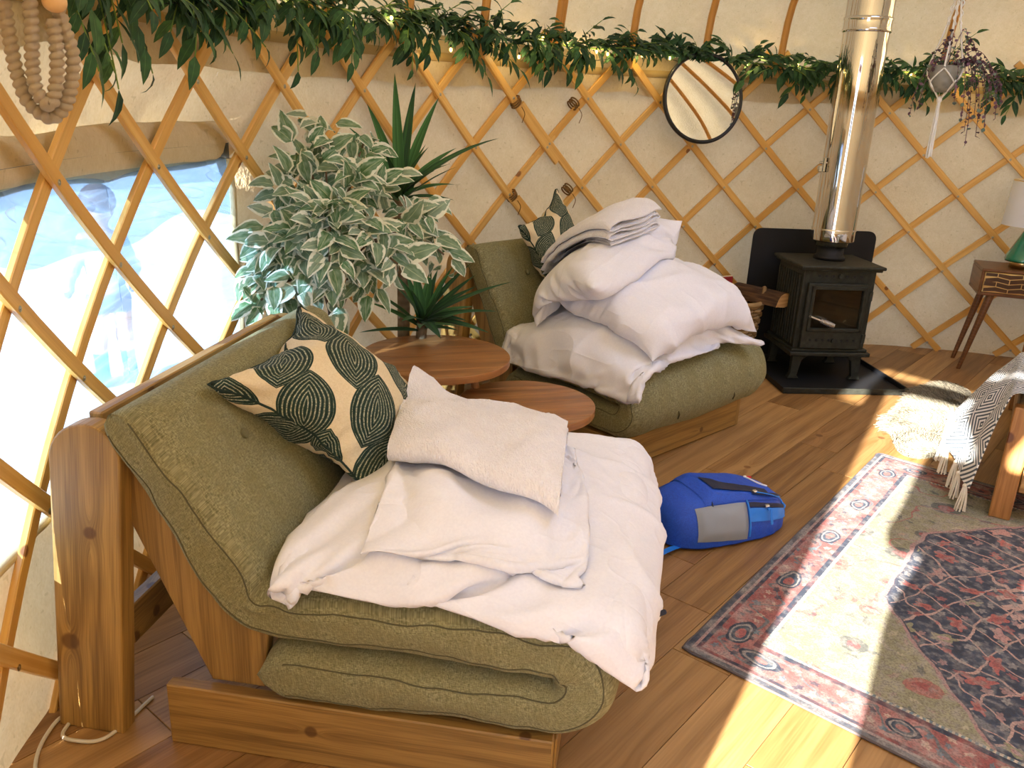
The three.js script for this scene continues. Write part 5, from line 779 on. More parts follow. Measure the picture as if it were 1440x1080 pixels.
// ------------------------------------------------------------------ yucca with two heads
{
  const gm = [0, 1].map((i) => mat({ map: tex(64, 256, (u, v) => mix3(hex(['#2c5a2a', '#1f4423'][i]), hex(['#4f8442', '#37692f'][i]), clamp(0.35 + 0.35 * Math.sin(u * 40) * 0.4 + 0.5 * pnoise(u * 8, v * 2, 8, 2, i))), {}), roughness: 0.86, transmission: 0.12, thickness: 0 })), cane = mat({ map: tex(128, 128, (u, v) => mix3(hex('#8a6f4e'), hex('#b09570'), clamp(0.5 + 0.5 * Math.sin(v * TAU * 14 + 2 * pnoise(u * 6, v * 6, 6, 6, 1)) * 0.6 + 0.3 * pnoise(u * 20, v * 20, 20, 20, 2))), { size: [1, 1] }), roughness: 1, bumpMap: terryBump, bumpScale: 0.003 });
  const P = V(-2.455, 0, -1.26), t = thing('yucca_plant', 'tall yucca with spiky dark green leaves between the two futons', 'plant', [P.x, 0, P.z]), r = rng(44);
  mesh('pot', potGeo(0.10, 0.19), potMat, t); mesh('soil', cyl(0.09, 0.09, 0.008, 24).translate(0, 0.160, 0), soilMat, t);
  const blade = (from, to, w, up) => { const d = to.clone().sub(from), L = d.length(), g = leafGeo(L, w, { curl: 0.16 + 0.2 * r(), fold: 0.30, base: 0.62, n: 8 }); const o = mesh('leaf', g, gm[r() < 0.5 ? 0 : 1], t); d.y += L * 0.10; aim(o, from.clone().sub(P), d, up || V(0, 1, 0.3)); };
  const head = (c, caneFrom, caneR, tips, extra, len, droop) => {
    mesh('cane', setUV(tube([caneFrom, caneFrom.clone().lerp(c, 0.5).add(V(0.01, 0, 0.01)), c].map((q) => q.clone().sub(P)), caneR, 24, 12), (x, y, z, i) => [i % 13 / 13, y * 2]), cane, t);
    for (const q of tips) blade(c, V(...q), 0.036 + 0.008 * r());
    for (let k = 0; k < extra; k++) { const a = k * 2.4 + r(), e = lerp(1.25, droop, k / extra), d = V(Math.cos(a) * Math.cos(e), Math.sin(e), Math.sin(a) * Math.cos(e)), l = len * (0.7 + 0.4 * r()); const to = insideWall(c.clone().addScaledVector(d, l), 2.98); blade(c.clone().addScaledVector(V(0, -0.05, 0), r()), to, 0.030 + 0.010 * r()); }
  };
  head(V(-2.473, 0.955, -1.273), V(-2.462, 0.15, -1.262), 0.024, [[-2.52, 1.42, -1.43], [-2.60, 1.32, -1.38], [-2.46, 1.41, -1.53], [-2.37, 1.35, -1.51], [-2.15, 1.25, -1.37], [-2.36, 1.07, -1.26], [-2.29, 1.17, -1.45], [-2.62, 1.24, -1.26], [-2.55, 1.18, -1.25], [-2.4, 1.15, -1.24]], 16, 0.27, -0.1);
  head(V(-2.37, 0.520, -1.13), V(-2.43, 0.15, -1.23), 0.020, [[-2.06, 0.72, -1.06], [-2.10, 0.62, -1.04], [-2.18, 0.67, -1.14], [-2.22, 0.76, -1.12], [-2.12, 0.55, -1.00], [-2.45, 0.67, -1.07], [-2.4, 0.73, -1.14], [-2.29, 0.52, -0.97], [-2.21, 0.58, -1.04], [-2.42, 0.58, -0.99], [-2.35, 0.71, -1.19]], 16, 0.24, -0.2);
}
// ------------------------------------------------------------------ leafy garlands along the top of the wall, with fairy lights
const garlandPath = (th) => V(...polar(th, 2.945 + 0.015 * noise3(th * 6, 1), 1.555 + 0.022 * noise3(th * 4, 5) + 0.012 * noise3(th * 11, 8) - 0.06 * smooth(-1.50, -1.62, th)));
{
  const lm = [0, 1, 2, 3].map((i) => mat({ map: tex(32, 64, (u, v) => { const c = mix3(hex(['#1e3f22', '#284c28', '#16351f', '#35582d'][i]), hex(['#2f5a30', '#3b6a37', '#24502d', '#4f7a3c'][i]), clamp(0.4 + 0.5 * noise3(u * 4, v * 8, i))); return Math.abs(u - 0.5) < 0.04 ? mix3(c, hex('#6f8f50'), 0.5) : c; }), roughness: 0.85, transmission: 0.10, thickness: 0 }));
  const lg = [leafGeo(0.062, 0.022, { curl: 0.5, fold: 0.2, n: 4 }), leafGeo(0.052, 0.019, { curl: 0.8, fold: 0.3, n: 4 }), leafGeo(0.072, 0.025, { curl: 0.3, fold: 0.15, n: 4 })], stemM = mat({ color: rgb('#6f8a3c'), roughness: 0.9 }), r = rng(600);
  const SP = [[-1.60, -1.33, 'leafy green garland drooping over the clear window beside the bead hanging'], [-1.33, -0.97, 'leafy green garland above the variegated fig'], [-0.97, -0.61, 'leafy green garland above the yucca and the joint of the trellis panels'], [-0.61, -0.25, 'leafy green garland above the round mirror'], [-0.25, 0.10, 'leafy green garland behind the steel flue pipe'], [0.10, 0.50, 'leafy green garland behind the hanging planter']];
  const filler = new THREE.Object3D();
  SP.forEach(([t0, t1, label], si) => {
    const g = thing('leaf_garland', label, 'garland', [0, 0, 0], 0, 'leafy garlands along the top of the wall'), pts = []; for (let i = 0; i <= 40; i++) pts.push(garlandPath(lerp(t0, t1, i / 40)));
    mesh('main_stem', tube(pts, 0.0045, 60, 5), stemM, g);
    const NS = 41, fill = []; let leaves = 0;
    for (let k = 0; k < NS; k++) {
      const long = si === 4 && k === 0, th = long ? 0.05 : lerp(t0, t1, (k + r()) / NS), p = garlandPath(th), tan = garlandPath(th + 0.01).sub(p).normalize(), inn = V(-Math.sin(th), 0, Math.cos(th)), sgn = r() < 0.5 ? 1 : -1;
      let L = 0.10 + 0.11 * r(), d = tan.clone().multiplyScalar(sgn * (0.4 + 0.7 * r())).addScaledVector(inn, 0.15 + 0.55 * r()).add(V(0, (r() - 0.50) * 1.7, 0)).normalize();
      if (Math.abs(th + 0.392) < 0.11) { d.y = Math.abs(d.y) + 0.25; d.addScaledVector(inn, -0.75 * Math.max(0, d.dot(inn))).normalize(); L *= 0.7; }
      if (si === 0 && th < -1.50) { if (k % 3) continue; d = V(0, -1, 0).addScaledVector(tan, 0.9 * (r() - 0.2)).addScaledVector(inn, 0.2).normalize(); L = 0.12 + 0.08 * r(); }
      if (long) { d = tan.clone().multiplyScalar(0.55).addScaledVector(V(0, 1, 0), 0.8).addScaledVector(inn, 0.2).normalize(); L = 0.30; }
      const sag = V(0, -0.35 * L, 0), e = p.clone().addScaledVector(d, L).addScaledVector(sag, r() * 0.8), curve = new THREE.QuadraticBezierCurve3(p, p.clone().addScaledVector(d, L * 0.55), e), sp = mesh('sprig', new THREE.TubeGeometry(curve, 6, 0.0018, 4), stemM, g), nl = L > 0.25 ? 11 : 7;
      for (let j = 0; j < nl && leaves < 298; j++, leaves++) {
        const s = j === nl - 1 ? 1 : 0.18 + 0.8 * j / nl, q = curve.getPoint(s), tg = curve.getTangent(s), side = tg.clone().cross(V(0, 1, 0.2)).normalize().multiplyScalar(j % 2 ? 1 : -1), ld = j === nl - 1 ? tg.clone() : tg.clone().multiplyScalar(0.75).addScaledVector(side, 0.75).add(V(0, -0.25 + 0.3 * (r() - 0.5), 0)).normalize();
        const end = q.clone().addScaledVector(ld, 0.06); const er = Math.hypot(end.x, end.z); if (er > 2.975) { ld.addScaledVector(inn, 0.8).normalize(); }
        const o = mesh('leaf', lg[Math.floor(r() * 3)], lm[Math.floor(r() * 4)], sp); aim(o, q, ld, V(0.3 * (r() - 0.5), 1, 0).addScaledVector(inn, 0.7)); o.scale.setScalar(1.0 + 0.45 * r());
      }
    }
    for (let k = 0; k < 170; k++) { // short leaves close to the stem
      const th = lerp(t0, t1, r()), p = garlandPath(th), inn = V(-Math.sin(th), 0, Math.cos(th)), tan = V(Math.cos(th), 0, Math.sin(th)), d = tan.multiplyScalar(2.4 * (r() - 0.5)).addScaledVector(inn, 0.1 + 0.5 * r()).add(V(0, 1.8 * (r() - 0.5), 0)).normalize(); if (Math.abs(th + 0.392) < 0.09) d.y = Math.abs(d.y); p.addScaledVector(d, 0.05 * r());
      aim(filler, p, d, V(r() - 0.5, 1, 0).addScaledVector(inn, 0.8)); filler.scale.setScalar(0.9 + 0.4 * r()); filler.updateMatrix(); fill.push(lg[Math.floor(r() * 3)].clone().applyMatrix4(filler.matrix));
    }
    mesh('short_foliage', mergeGeometries(fill), lm[si % 3], g).userData.kind = 'stuff';
  });
  const fl = thing('fairy_lights', 'string of tiny warm fairy lights woven through the garlands', 'fairy lights'), wm = mat({ color: rgb('#1d2a1c'), roughness: 0.8 }), glow = mat({ color: rgb('#ffdf9a'), emissive: rgb('#ffc557'), emissiveIntensity: 5, roughness: 0.4 }), pts = [];
  for (let i = 0; i <= 150; i++) { const th = lerp(-1.55, 0.45, i / 150), p = garlandPath(th); p.y += -0.035 + 0.02 * Math.sin(th * 22); p.multiply(V(0.995, 1, 0.995)); pts.push(p); }
  mesh('wire', tube(pts, 0.0016, 300, 4), wm, fl);
  for (const [th, h] of [[-0.9254, 1.493], [-1.047, 1.578], [-0.734, 1.58], [-0.6831, 1.567], [-0.6199, 1.545], [-0.5959, 1.54], [-0.5232, 1.547], [-0.4654, 1.545], [-0.7826, 1.493], [-0.2758, 1.583], [-0.3064, 1.54], [-0.205, 1.552], [-1.2415, 1.573], [0.0116, 1.535], [-1.14, 1.55], [-1.33, 1.54], [0.12, 1.54], [0.27, 1.55]]) {
    const p = V(...polar(th, 2.925, h)), b = mesh('bulb', new THREE.SphereGeometry(0.006, 10, 8).scale(1, 1.5, 1), glow, fl); b.position.copy(p); const c = mesh('socket', cyl(0.0035, 0.0035, 0.012, 8), wm, fl); c.position.set(p.x, p.y + 0.007, p.z);
    const l = new THREE.PointLight(new THREE.Color(1, 0.72, 0.30), 0.010, 1.2); l.position.copy(p); l.castShadow = true; l.shadow.radius = 0.3; fl.add(l);
  }
}
// ------------------------------------------------------------------ hanging planter in knotted cord
{
  const cord = mat({ color: rgb('#e9e6dc'), roughness: 1 }), c = V(-0.178, 1.425, -2.089), t = thing('macrame_planter', 'white macrame hanger holding a small grey bowl planter', 'planter', [c.x, c.y, c.z]);
  mesh('bowl', lathe([[0, 0], [0.035, 0.002], [0.055, 0.028], [0.066, 0.075], [0.069, 0.112], [0.064, 0.112], [0.060, 0.096], [0, 0.092]], 36), mat({ map: tex(128, 128, (u, v) => mix3(hex('#7d7a6e'), hex('#9a968a'), clamp(0.5 + 0.5 * pnoise(u * 20, v * 20, 20, 20, 1)))), roughness: 1 }), t);
  for (let i = 0; i < 4; i++) { const a = i / 4 * TAU + 0.5, b = a + TAU / 8, ca = Math.cos(a), sa = Math.sin(a);
    mesh('cord', tube([[0.07 * ca, 0.105, 0.07 * sa], [0.045 * ca, 0.20, 0.045 * sa], [0.016 * ca, 0.34, 0.016 * sa], [0.008 * ca, 0.46, 0.008 * sa], [0.006 * ca, 0.62, 0.006 * sa]], 0.0042, 30, 6), cord, t);
    for (const k of [-1, 1]) { const e = a + k * TAU / 8; mesh('net_cord', tube([[0.072 * ca, 0.100, 0.072 * sa], [0.070 * Math.cos(a + k * 0.4), 0.07, 0.070 * Math.sin(a + k * 0.4)], [0.066 * Math.cos(e), 0.040, 0.066 * Math.sin(e)], [0.03 * Math.cos(e), 0.0, 0.03 * Math.sin(e)], [0.004 * Math.cos(e), -0.03, 0.004 * Math.sin(e)]], 0.0034, 24, 6), cord, t); }
    const tw = []; for (let j = 0; j <= 60; j++) { const y = 0.28 + 0.30 * j / 60, w = j * 0.75, rr = 0.005; tw.push(V((0.024 - 0.018 * j / 60) * ca + rr * Math.cos(w), y, (0.024 - 0.018 * j / 60) * sa + rr * Math.sin(w))); } mesh('twist_knot', tube(tw, 0.0036, 120, 5), cord, t);
  }
  const tail = []; const r = rng(12); for (let i = 0; i < 16; i++) { const a = r() * TAU, q = 0.004 + 0.010 * r(); tail.push(tube([[0.003 * Math.cos(a), -0.022, 0.003 * Math.sin(a)], [0.7 * q * Math.cos(a), -0.12, 0.7 * q * Math.sin(a)], [q * Math.cos(a), -0.27 - 0.015 * r(), q * Math.sin(a)]], 0.0036, 10, 5)); } mesh('tail', join(tail), cord, t); mesh('knot', new THREE.SphereGeometry(0.012, 12, 8).scale(1, 1.3, 1).translate(0, -0.03, 0), cord, t);
  mesh('suspension_cord', tube([[0, 0.58, 0], [0, 0.75, 0]], 0.006, 4, 6), cord, t);

  const pl = thing('trailing_plant', 'trailing purple and grey-green plant spilling from the hanging planter', 'plant', [c.x, c.y, c.z]), sm = mat({ color: rgb('#6a4a52'), roughness: 1 }), lgeo = leafGeo(0.016, 0.014, { curl: 0.3, fold: 0.15, n: 3, base: 0.9 }), M = new THREE.Matrix4(), mats4 = [];
  const ends = [[-0.10, -0.06, 0.03], [-0.12, -0.10, 0.0], [0.02, -0.05, 0.10], [0.08, -0.12, 0.07], [0.12, -0.16, 0.04], [0.16, -0.10, 0.02], [0.20, -0.06, 0.0], [0.24, -0.02, -0.02], [0.27, 0.03, -0.04], [0.22, -0.14, 0.01], [0.18, -0.18, 0.03], [0.13, -0.22, 0.05], [0.28, -0.04, 0.0], [0.10, 0.02, 0.08], [0.16, 0.05, 0.05], [0.21, 0.08, 0.0], [0.06, 0.16, 0.05], [-0.04, 0.15, 0.05], [-0.08, 0.11, 0.04], [0.0, 0.13, -0.06], [0.12, 0.13, 0.02], [0.30, 0.0, -0.05], [0.25, -0.10, 0.03], [0.19, -0.02, 0.06]];
  const per = 22, im = new THREE.InstancedMesh(lgeo, mat({ color: 0xffffff, roughness: 0.85 }), ends.length * per), col = new THREE.Color(); let n = 0; const o = new THREE.Object3D();
  for (const e of ends) { const en = V(...e), p0 = V(0.03 * (r() - 0.5), 0.092, 0.03 * (r() - 0.5)), mid = V(en.x * 0.5, Math.max(0.14, en.y + 0.10), en.z * 0.5 + 0.02), cv = new THREE.CatmullRomCurve3([p0, mid, V(en.x * 0.9, (en.y + mid.y) / 2 - 0.0, en.z * 0.9), en]); mesh('stem', new THREE.TubeGeometry(cv, 14, 0.0014, 4), sm, pl);
    for (let k = 0; k < per; k++) { const s = 0.12 + 0.88 * k / (per - 1), p = cv.getPoint(s), d = V(r() - 0.5, r() - 0.6, r() - 0.5).normalize(); aim(o, p, d, V(r() - 0.5, 1, r() - 0.5)); o.scale.setScalar(0.7 + 0.8 * r()); o.updateMatrix(); im.setMatrixAt(n, o.matrix); col.set(['#5b3f4a', '#6d4a58', '#4d3a40', '#72806a', '#5d7266', '#7d5a66'][Math.floor(r() * 6)]); im.setColorAt(n++, col); } }
  im.name = 'foliage'; im.userData.kind = 'stuff'; im.castShadow = true; pl.add(im);
}
// ------------------------------------------------------------------ knotted bead hanging at the window side
{
  const cream = mat({ color: rgb('#ead6b4'), roughness: 1, bumpMap: terryBump, bumpScale: 0.002 }), bead = mat({ map: woodTex({ a: '#ecc48c', b: '#dfae72', c: '#e6b97e', size: [0.06, 0.03], w: 128, h: 64, seed: 170, rings: 3, knots: 0 }), roughness: 0.5 });
  const p0 = [-2.872, 1.2355, 0.326], t = thing('bead_garland', 'cream knotted cord loops with round wooden beads hanging on the trellis', 'wall hanging', p0, Math.atan2(-2.027 + 2.872, 1.879 - 0.326));
  const sinnet = (pts, R) => { const c = new THREE.CatmullRomCurve3(pts.map((q) => V(q[0], q[1], q[2] || 0))), N = 220, L = c.getLength(), g = new THREE.TubeGeometry(c, N, R, 12), p = g.attributes.position, cp = c.getSpacedPoints ? null : null; for (let i = 0; i <= N; i++) { const q = c.getPointAt(i / N), s = i / N * L; for (let k = 0; k <= 12; k++) { const id = i * 13 + k, f = 0.66 + 0.44 * Math.pow(Math.abs(Math.sin(s / 0.0135 * Math.PI + k / 12 * TAU * 0.5)), 0.6); p.setXYZ(id, q.x + (p.getX(id) - q.x) * f, q.y + (p.getY(id) - q.y) * f, q.z + (p.getZ(id) - q.z) * f); } } g.computeVertexNormals(); return g; };
  mesh('cord_loop', sinnet([[-0.049, 0.205], [-0.047, 0.14], [-0.043, 0.077], [-0.030, 0.028], [0, 0.006], [0.024, 0.026], [0.039, 0.064], [0.047, 0.115], [0.038, 0.16], [0.030, 0.20]], 0.0115), cream, t);
  mesh('cord_loop', sinnet([[-0.008, 0.21, 0.012], [-0.013, 0.14, 0.012], [-0.018, 0.09, 0.010], [-0.016, 0.05, 0.016], [0.0, 0.028, 0.018], [0.014, 0.06, 0.014], [0.022, 0.115, 0.010], [0.022, 0.17, 0.008]], 0.0115), cream, t);
  for (const [x, y, z, s] of [[-0.052, 0.212, 0.004, 1.1], [-0.008, 0.220, 0.014, 1.1], [0.028, 0.197, 0.012, 1]]) mesh('wooden_bead', new THREE.SphereGeometry(0.0200 * s, 24, 16).scale(1, 0.86, 1).translate(x, y, z), bead, t);
  for (const [x, z] of [[-0.05, 0.004], [-0.008, 0.014], [0.030, 0.012]]) mesh('hanging_cord', sinnet([[x, 0.225, z], [x * 0.7, 0.30, z], [x * 0.2, 0.40, 0]], 0.0095), cream, t);
}
// ------------------------------------------------------------------ blue backpack lying on its back
{
  const blue = mat({ map: tex(128, 128, (u, v) => mix3(hex('#0f3fa8'), hex('#1a55c8'), clamp(0.5 + 0.4 * pnoise(u * 60, v * 60, 60, 60, 1))), { size: [0.1, 0.1] }), bumpMap: weaveBump, bumpScale: 0.0005, roughness: 0.55 }), navy = mat({ color: rgb('#0d1838'), roughness: 0.6 }), sky = mat({ color: rgb('#1f78d8'), roughness: 0.5 }), net = mat({ map: tex(128, 128, (u, v) => { const k = Math.sin(u * TAU * 16) * Math.sin(v * TAU * 16); return mix3(hex('#6f7780'), hex('#a9acb0'), clamp(0.5 + 0.6 * k)); }, { size: [0.06, 0.06] }), roughness: 0.7 }), chrome = mat({ color: new THREE.Color(0.8, 0.8, 0.8), metalness: 1, roughness: 0.25 });
  const b = thing('backpack', 'small royal blue backpack with a grey mesh side pocket on the floor', 'backpack', [-1.335, 0, -0.605], 0.43);
  const sup = (x, p) => Math.sign(x) * Math.pow(Math.abs(x), p);
  const S = (u, a, off = 0) => { // u: -1 bottom .. 1 top; a: 0 near side at the floor .. pi far side
    const e = Math.pow(Math.max(0, 1 - Math.pow(Math.abs(u), 3.4)), 0.42), w = (0.128 + 0.012 * (1 - u) * 0.5) * e, h = (0.150 - 0.045 * (u + 1) / 2 + 0.012 * Math.sin((u + 1) * 1.6)) * Math.pow(e, 0.8) + 0.006;
    const bump = 1 + 0.03 * noise3(u * 4, a * 2, 3) + 0.014 * noise3(u * 9, a * 5, 6);
    return [u * 0.242 + off * 0.3 * u * Math.abs(u), 0.012 + (h * bump + off) * sup(Math.sin(a), 0.72), (w * bump + off) * sup(Math.cos(a), 0.62)];
  };
  const patch = (u0, u1, a0, a1, off, soft = 0.0, n = 26, skew = 0) => grid(n, 14, (x, y) => { const edge = Math.min(smooth(0, 0.12, x), smooth(1, 0.88, x), smooth(0, 0.15, y), smooth(1, 0.85, y)); const u = lerp(u0, u1, x); return S(u, (lerp(a0, a1, y) + skew * (x - 0.5)) * Math.PI, off * (soft ? lerp(0.2, 1, edge) : 1)); }, (x, y) => [x * 0.3, y * 0.15]);
  mesh('main_compartment', join([grid(60, 36, (x, y) => S(lerp(-0.999, 0.999, x), y * Math.PI), (x, y) => [x * 0.5, y * 0.35]), grid(40, 10, (x, y) => { const u = lerp(-0.999, 0.999, x), p = S(u, 0), q = S(u, Math.PI); return [p[0], 0.010 + 0.002 * Math.sin(y * 3), lerp(p[2], q[2], y)]; })]), blue, b);
  const fp = mesh('front_pocket', patch(-0.50, 0.86, 0.30, 0.80, 0.010, 1, 40), blue, b);
  mesh('dark_zip_panel', patch(-0.30, 0.56, 0.385, 0.47, 0.0135, 0, 30, -0.10), navy, fp); mesh('pocket_zip', patch(0.25, 0.80, 0.335, 0.37, 0.0125, 0, 20, -0.02), navy, fp);
  mesh('mesh_pocket', patch(-0.66, 0.10, 0.015, 0.29, 0.011, 1, 30, -0.02), net, b); mesh('pocket_hem', tube(Array.from({ length: 14 }, (_, i) => V(...S(0.10, (0.02 + 0.27 * i / 13) * Math.PI, 0.011))), 0.0035, 20, 5), sky, b);
  mesh('side_zip', patch(0.12, 0.97, 0.21, 0.255, 0.006, 0, 30, -0.04), navy, b); mesh('side_band', patch(0.12, 0.97, 0.09, 0.205, 0.005, 0, 30, -0.03), sky, b);
  mesh('base_seam', tube(Array.from({ length: 20 }, (_, i) => V(...S(-0.50 + 0.12 * Math.sin(i / 19 * Math.PI), (0.06 + 0.88 * i / 19) * Math.PI, 0.003))), 0.0028, 40, 5), navy, b);
  mesh('edge_piping', tube(Array.from({ length: 24 }, (_, i) => V(...S(0.90 - 0.02 * Math.sin(i / 23 * Math.PI), (0.12 + 0.74 * i / 23) * Math.PI, 0.004))), 0.003, 40, 5), sky, b);
  const pull = (u, a, L, name) => { const p = S(u, a * Math.PI, 0.014), g = mesh(name, join([at(cbox(0.014, 0.007, 0.010, 0.002), 0, 0, 0), at(cbox(0.010, L, 0.003, 0.001), 0.004, -L / 2 + 0.004, 0.012, -0.25)]), name === 'zip_pull' ? sky : chrome, b); g.position.set(...p); };
  pull(0.44, 0.19, 0.052, 'zip_pull'); { const c = mesh('zip_slider', cbox(0.016, 0.008, 0.012, 0.002), chrome, b); c.position.set(...S(0.42, 0.225 * Math.PI, 0.011)); const d = mesh('zip_slider', cbox(0.014, 0.007, 0.012, 0.002), chrome, fp); d.position.set(...S(0.30, 0.37 * Math.PI, 0.016)); }
  mesh('pull_cord', tube([0.30, 0.42, 0.55, 0.66].map((u, i) => V(...S(u, (0.36 - 0.02 * i) * Math.PI, 0.016 + 0.006 * Math.sin(i)))), 0.0022, 16, 5), sky, fp);
  { const white = mat({ color: rgb('#e9eef6') }), redm = mat({ color: rgb('#c62a3a') }); mesh('logo_mark', tube([[0.58, 0.555], [0.53, 0.545], [0.55, 0.515], [0.60, 0.485], [0.68, 0.46]].map(([u, a]) => V(...S(u, a * Math.PI, 0.0125))), 0.0030, 20, 5), white, fp); const d = mesh('logo_mark', new THREE.SphereGeometry(0.008, 10, 8).scale(1.3, 0.5, 1), redm, fp); d.position.set(...S(0.615, 0.545 * Math.PI, 0.0125)); }
  mesh('shoulder_strap', grid(20, 2, (x, y) => [lerp(-0.19, -0.31, x), 0.010 + 0.006 * Math.sin(x * 3), 0.085 + 0.035 * x + (y - 0.5) * 0.022], (x, y) => [x * 0.2, y * 0.02]), sky, b); mesh('haul_loop', tube([[0.225, 0.045, -0.03], [0.262, 0.05, -0.015], [0.262, 0.045, 0.03], [0.225, 0.04, 0.045]], 0.005, 16, 6), sky, b); mesh('drawcord', tube([[-0.225, 0.05, 0.03], [-0.27, 0.055, 0.02], [-0.31, 0.02, 0.03], [-0.34, 0.006, 0.02]], 0.0026, 16, 5), net, b);
}
// ------------------------------------------------------------------ white cable on the floor behind the pine post
{ const c = mesh('power_cable', tube([[-2.905, 0.006, 0.62], [-2.95, 0.005, 0.545], [-2.968, 0.005, 0.48], [-2.965, 0.005, 0.415], [-2.945, 0.005, 0.41], [-2.935, 0.005, 0.470], [-2.90, 0.005, 0.482], [-2.85, 0.005, 0.475], [-2.80, 0.005, 0.34]], 0.0042, 80, 7), mat({ color: rgb('#d9d2c2'), roughness: 0.5 })); tag(c, 'thin white cable curling round the foot of the pine post', 'cable'); }
{ const p = thing('small_plug', 'small black plug with a silver face lying under the futon', 'plug', [-2.63, 0, 0.10], 0.5); mesh('body', at(cbox(0.045, 0.022, 0.03, 0.004), 0, 0.0115, 0), mat({ color: rgb('#15151a'), roughness: 0.5 }), p); mesh('face', at(cbox(0.028, 0.014, 0.002, 0.0005), 0, 0.012, 0.016), screwMat, p); }

// ------------------------------------------------------------------ people: one continuous surface each, from tapered limbs
function figure(bones, box, res) { // bones: [ax,ay,az, ra, bx,by,bz, rb]
  const mc = new MarchingCubes(res, mat({}), false, false, 400000), half = Math.max(box[3] - box[0], box[4] - box[1], box[5] - box[2]) / 2 * 1.03, cx = (box[0] + box[3]) / 2, cy = (box[1] + box[4]) / 2, cz = (box[2] + box[5]) / 2; mc.isolation = 0;
  const F = mc.field; F.fill(-1); const toW = (i) => (i - res / 2) / (res / 2) * half;
  const pre = bones.map((b) => { const d = [b[4] - b[0], b[5] - b[1], b[6] - b[2]]; return [b, d, d[0] ** 2 + d[1] ** 2 + d[2] ** 2 || 1e-9]; });
  for (let k = 0; k < res; k++) for (let j = 0; j < res; j++) for (let i = 0; i < res; i++) {
    const x = toW(i) + cx, y = toW(j) + cy, z = toW(k) + cz; if (x < box[0] || x > box[3] || y < box[1] || y > box[4] || z < box[2] || z > box[5]) continue; let m = 1;
    for (const [b, d, l2] of pre) { const px = x - b[0], py = y - b[1], pz = z - b[2], t = clamp((px * d[0] + py * d[1] + pz * d[2]) / l2), q = Math.hypot(px - d[0] * t, py - d[1] * t, pz - d[2] * t) - lerp(b[3], b[7], t), s = b[8] ?? 0.03, h = clamp(0.5 + 0.5 * (m - q) / s); m = lerp(m, q, h) - s * h * (1 - h); }
    F[k * res * res + j * res + i] = -m;
  }
  mc.update(); const n = mc.count, g = new THREE.BufferGeometry(), P = new Float32Array(n * 3); for (let i = 0; i < n; i++) { P[3 * i] = mc.positionArray[3 * i] * half + cx; P[3 * i + 1] = mc.positionArray[3 * i + 1] * half + cy; P[3 * i + 2] = mc.positionArray[3 * i + 2] * half + cz; }
  g.setAttribute('position', new THREE.BufferAttribute(P, 3)); g.setAttribute('uv', new THREE.BufferAttribute(new Float32Array(n * 2), 2)); let gg = mergeVertices(g, 1e-4); gg.computeVertexNormals(); return gg;
}
function paint(g, fn) { const p = g.attributes.position, c = new Float32Array(p.count * 3), k = new THREE.Color(); for (let i = 0; i < p.count; i++) { k.set(fn(p.getX(i), p.getY(i), p.getZ(i))); c[3 * i] = k.r; c[3 * i + 1] = k.g; c[3 * i + 2] = k.b; } g.setAttribute('color', new THREE.BufferAttribute(c, 3)); return g; }
const skinMat = mat({ color: 0xffffff, vertexColors: true, roughness: 0.75 });
const mirrorX = (b) => [-b[0], b[1], b[2], b[3], -b[4], b[5], b[6], b[7], b[8]];
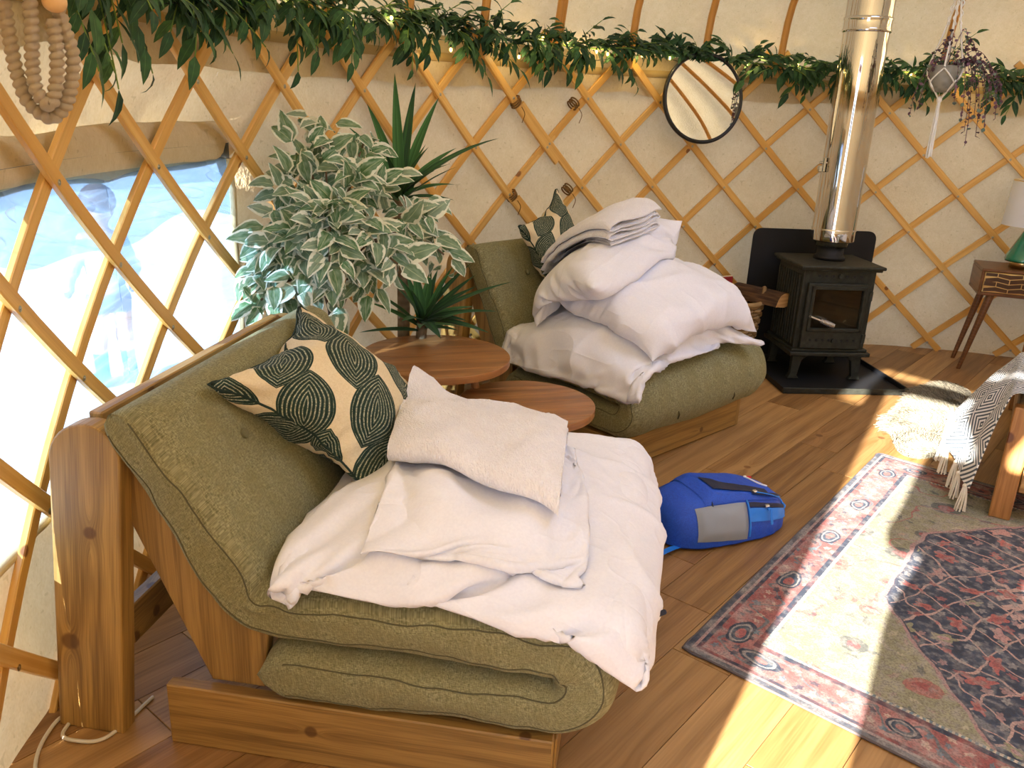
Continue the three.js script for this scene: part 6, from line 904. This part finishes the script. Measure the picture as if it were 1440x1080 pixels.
{ // the photographer in the doorway, behind the viewpoint; front is -z
  const side = [[0.095, 0.92, 0, 0.085, 0.105, 0.50, -0.01, 0.058], [0.105, 0.50, -0.01, 0.056, 0.11, 0.09, 0.02, 0.040], [0.11, 0.045, 0.03, 0.042, 0.125, 0.035, -0.14, 0.032, 0.02], [0.15, 1.41, 0.01, 0.062, 0.205, 1.17, 0.02, 0.046]];
  const bones = [...side, ...side.map(mirrorX), [-0.04, 0.95, 0, 0.135, -0.05, 0.40, 0, 0.125, 0.05], [0.04, 0.95, 0, 0.135, 0.05, 0.40, 0, 0.125, 0.05], [-0.06, 0.96, 0, 0.125, 0.06, 0.96, 0, 0.125], [0, 0.98, 0, 0.135, 0, 1.30, 0.01, 0.145, 0.06], [-0.10, 1.36, 0.01, 0.085, 0.10, 1.36, 0.01, 0.085, 0.05], [0, 1.42, 0.01, 0.058, 0, 1.54, 0.0, 0.052], [0, 1.60, -0.005, 0.088, 0, 1.66, 0.005, 0.092, 0.03], [0, 1.575, -0.055, 0.035, 0, 1.56, -0.075, 0.028, 0.02], [0, 1.61, -0.095, 0.012, 0, 1.59, -0.108, 0.014, 0.01]];
  for (const [k, wx] of [[-1, -0.125], [1, -0.01]]) { const w = [wx, 1.255, -0.27]; bones.push([k * 0.205, 1.17, 0.02, 0.044, ...w, 0.030], [...w, 0.030, wx - k * 0.012, 1.29, -0.295, 0.032, 0.015]); for (let f = 0; f < 4; f++) bones.push([wx - k * 0.01, 1.275 + f * 0.017, -0.305, 0.0095, wx - k * 0.035, 1.278 + f * 0.017, -0.325, 0.0085, 0.006]); bones.push([wx, 1.28, -0.285, 0.011, wx - k * 0.02, 1.305, -0.275, 0.010, 0.006]); }
  const g = paint(figure(bones, [-0.36, -0.01, -0.38, 0.36, 1.78, 0.22], 128), (x, y, z) => y < 0.10 ? '#3a332e' : y < 0.33 ? '#c99a7c' : y < 0.97 ? '#33415c' : (y < 1.47 && !(z < -0.17)) ? '#7a8a86' : '#c99a7c');
  const p = thing('person', 'person in grey top and long navy skirt standing in the doorway', 'person', [-2.083, 0, 2.270], -0.511); mesh('body', g, skinMat, p);
  mesh('hair', grid(24, 14, (u, v) => { const a = u * TAU, e = lerp(Math.PI / 2, -0.15 - 0.35 * (0.5 + 0.5 * Math.sin(a)), v), q = 0.105; return [q * 0.95 * Math.cos(e) * Math.cos(a), 1.645 + q * Math.sin(e), 0.008 + q * 1.02 * Math.cos(e) * Math.sin(a)]; }), mat({ color: rgb('#3d2c20'), roughness: 0.9 }), p);
  for (const x of [-0.034, 0.034]) mesh('eye', new THREE.SphereGeometry(0.011, 10, 8).translate(x, 1.632, -0.083), mat({ color: rgb('#f0ece6'), roughness: 0.3 }), p); mesh('mouth', tube([[-0.022, 1.562, -0.098], [0, 1.558, -0.104], [0.022, 1.562, -0.098]], 0.004, 8, 5), mat({ color: rgb('#a45d55') }), p); for (const x of [-0.093, 0.093]) mesh('ear', new THREE.SphereGeometry(0.022, 10, 8).scale(0.4, 1.2, 0.8).translate(x, 1.62, 0.0), mat({ color: rgb('#c99a7c') }), p);
}
{ // a child seen through the clear vinyl, outside; front is +x
  const side = [[0.0, 0.50, 0.06, 0.058, 0.02, 0.28, 0.07, 0.040], [0.02, 0.28, 0.07, 0.040, -0.01, 0.05, 0.075, 0.036], [-0.01, 0.035, 0.075, 0.036, 0.09, 0.03, 0.085, 0.030], [0.0, 0.83, 0.09, 0.040, 0.02, 0.66, 0.16, 0.030], [0.02, 0.66, 0.16, 0.030, 0.10, 0.55, 0.17, 0.022], [0.10, 0.55, 0.17, 0.024, 0.13, 0.51, 0.17, 0.020]];
  const mz = (b) => [b[0], b[1], -b[2], b[3], b[4], b[5], -b[6], b[7]];
  const bones = [...side, ...side.map(mz), [0, 0.52, 0, 0.09, 0, 0.78, 0, 0.10], [0, 0.85, 0, 0.04, 0.01, 0.92, 0, 0.038], [0.01, 0.99, 0, 0.078, 0.015, 1.03, 0, 0.080], [0.085, 0.985, 0, 0.012, 0.095, 0.975, 0, 0.012, 0.01]];
  const g = paint(figure(bones, [-0.2, -0.01, -0.28, 0.2, 1.14, 0.28], 80), (x, y, z) => y < 0.20 ? '#19b3ae' : y < 0.42 ? '#d9a184' : y < 0.54 ? '#5a7fb4' : y < 0.84 && Math.abs(z) < 0.19 && x < 0.08 ? '#8fb6dc' : '#d9a184');
  const p = thing('person', 'child in turquoise boots standing outside beyond the clear window', 'person', [-4.27, -0.319, -2.60], 2.3); mesh('body', g, skinMat, p); p.traverse((o) => { });
  mesh('hair', new THREE.SphereGeometry(0.092, 20, 14, 0, TAU, 0, Math.PI * 0.55).rotateZ(0.5).translate(0.005, 1.03, 0), mat({ color: rgb('#5d3d28'), roughness: 0.9 }), p);
  for (const z of [-0.028, 0.028]) mesh('eye', new THREE.SphereGeometry(0.009, 8, 6).translate(0.086, 1.012, z), mat({ color: rgb('#efe9e2') }), p);
}

renderer.render(scene, camera);
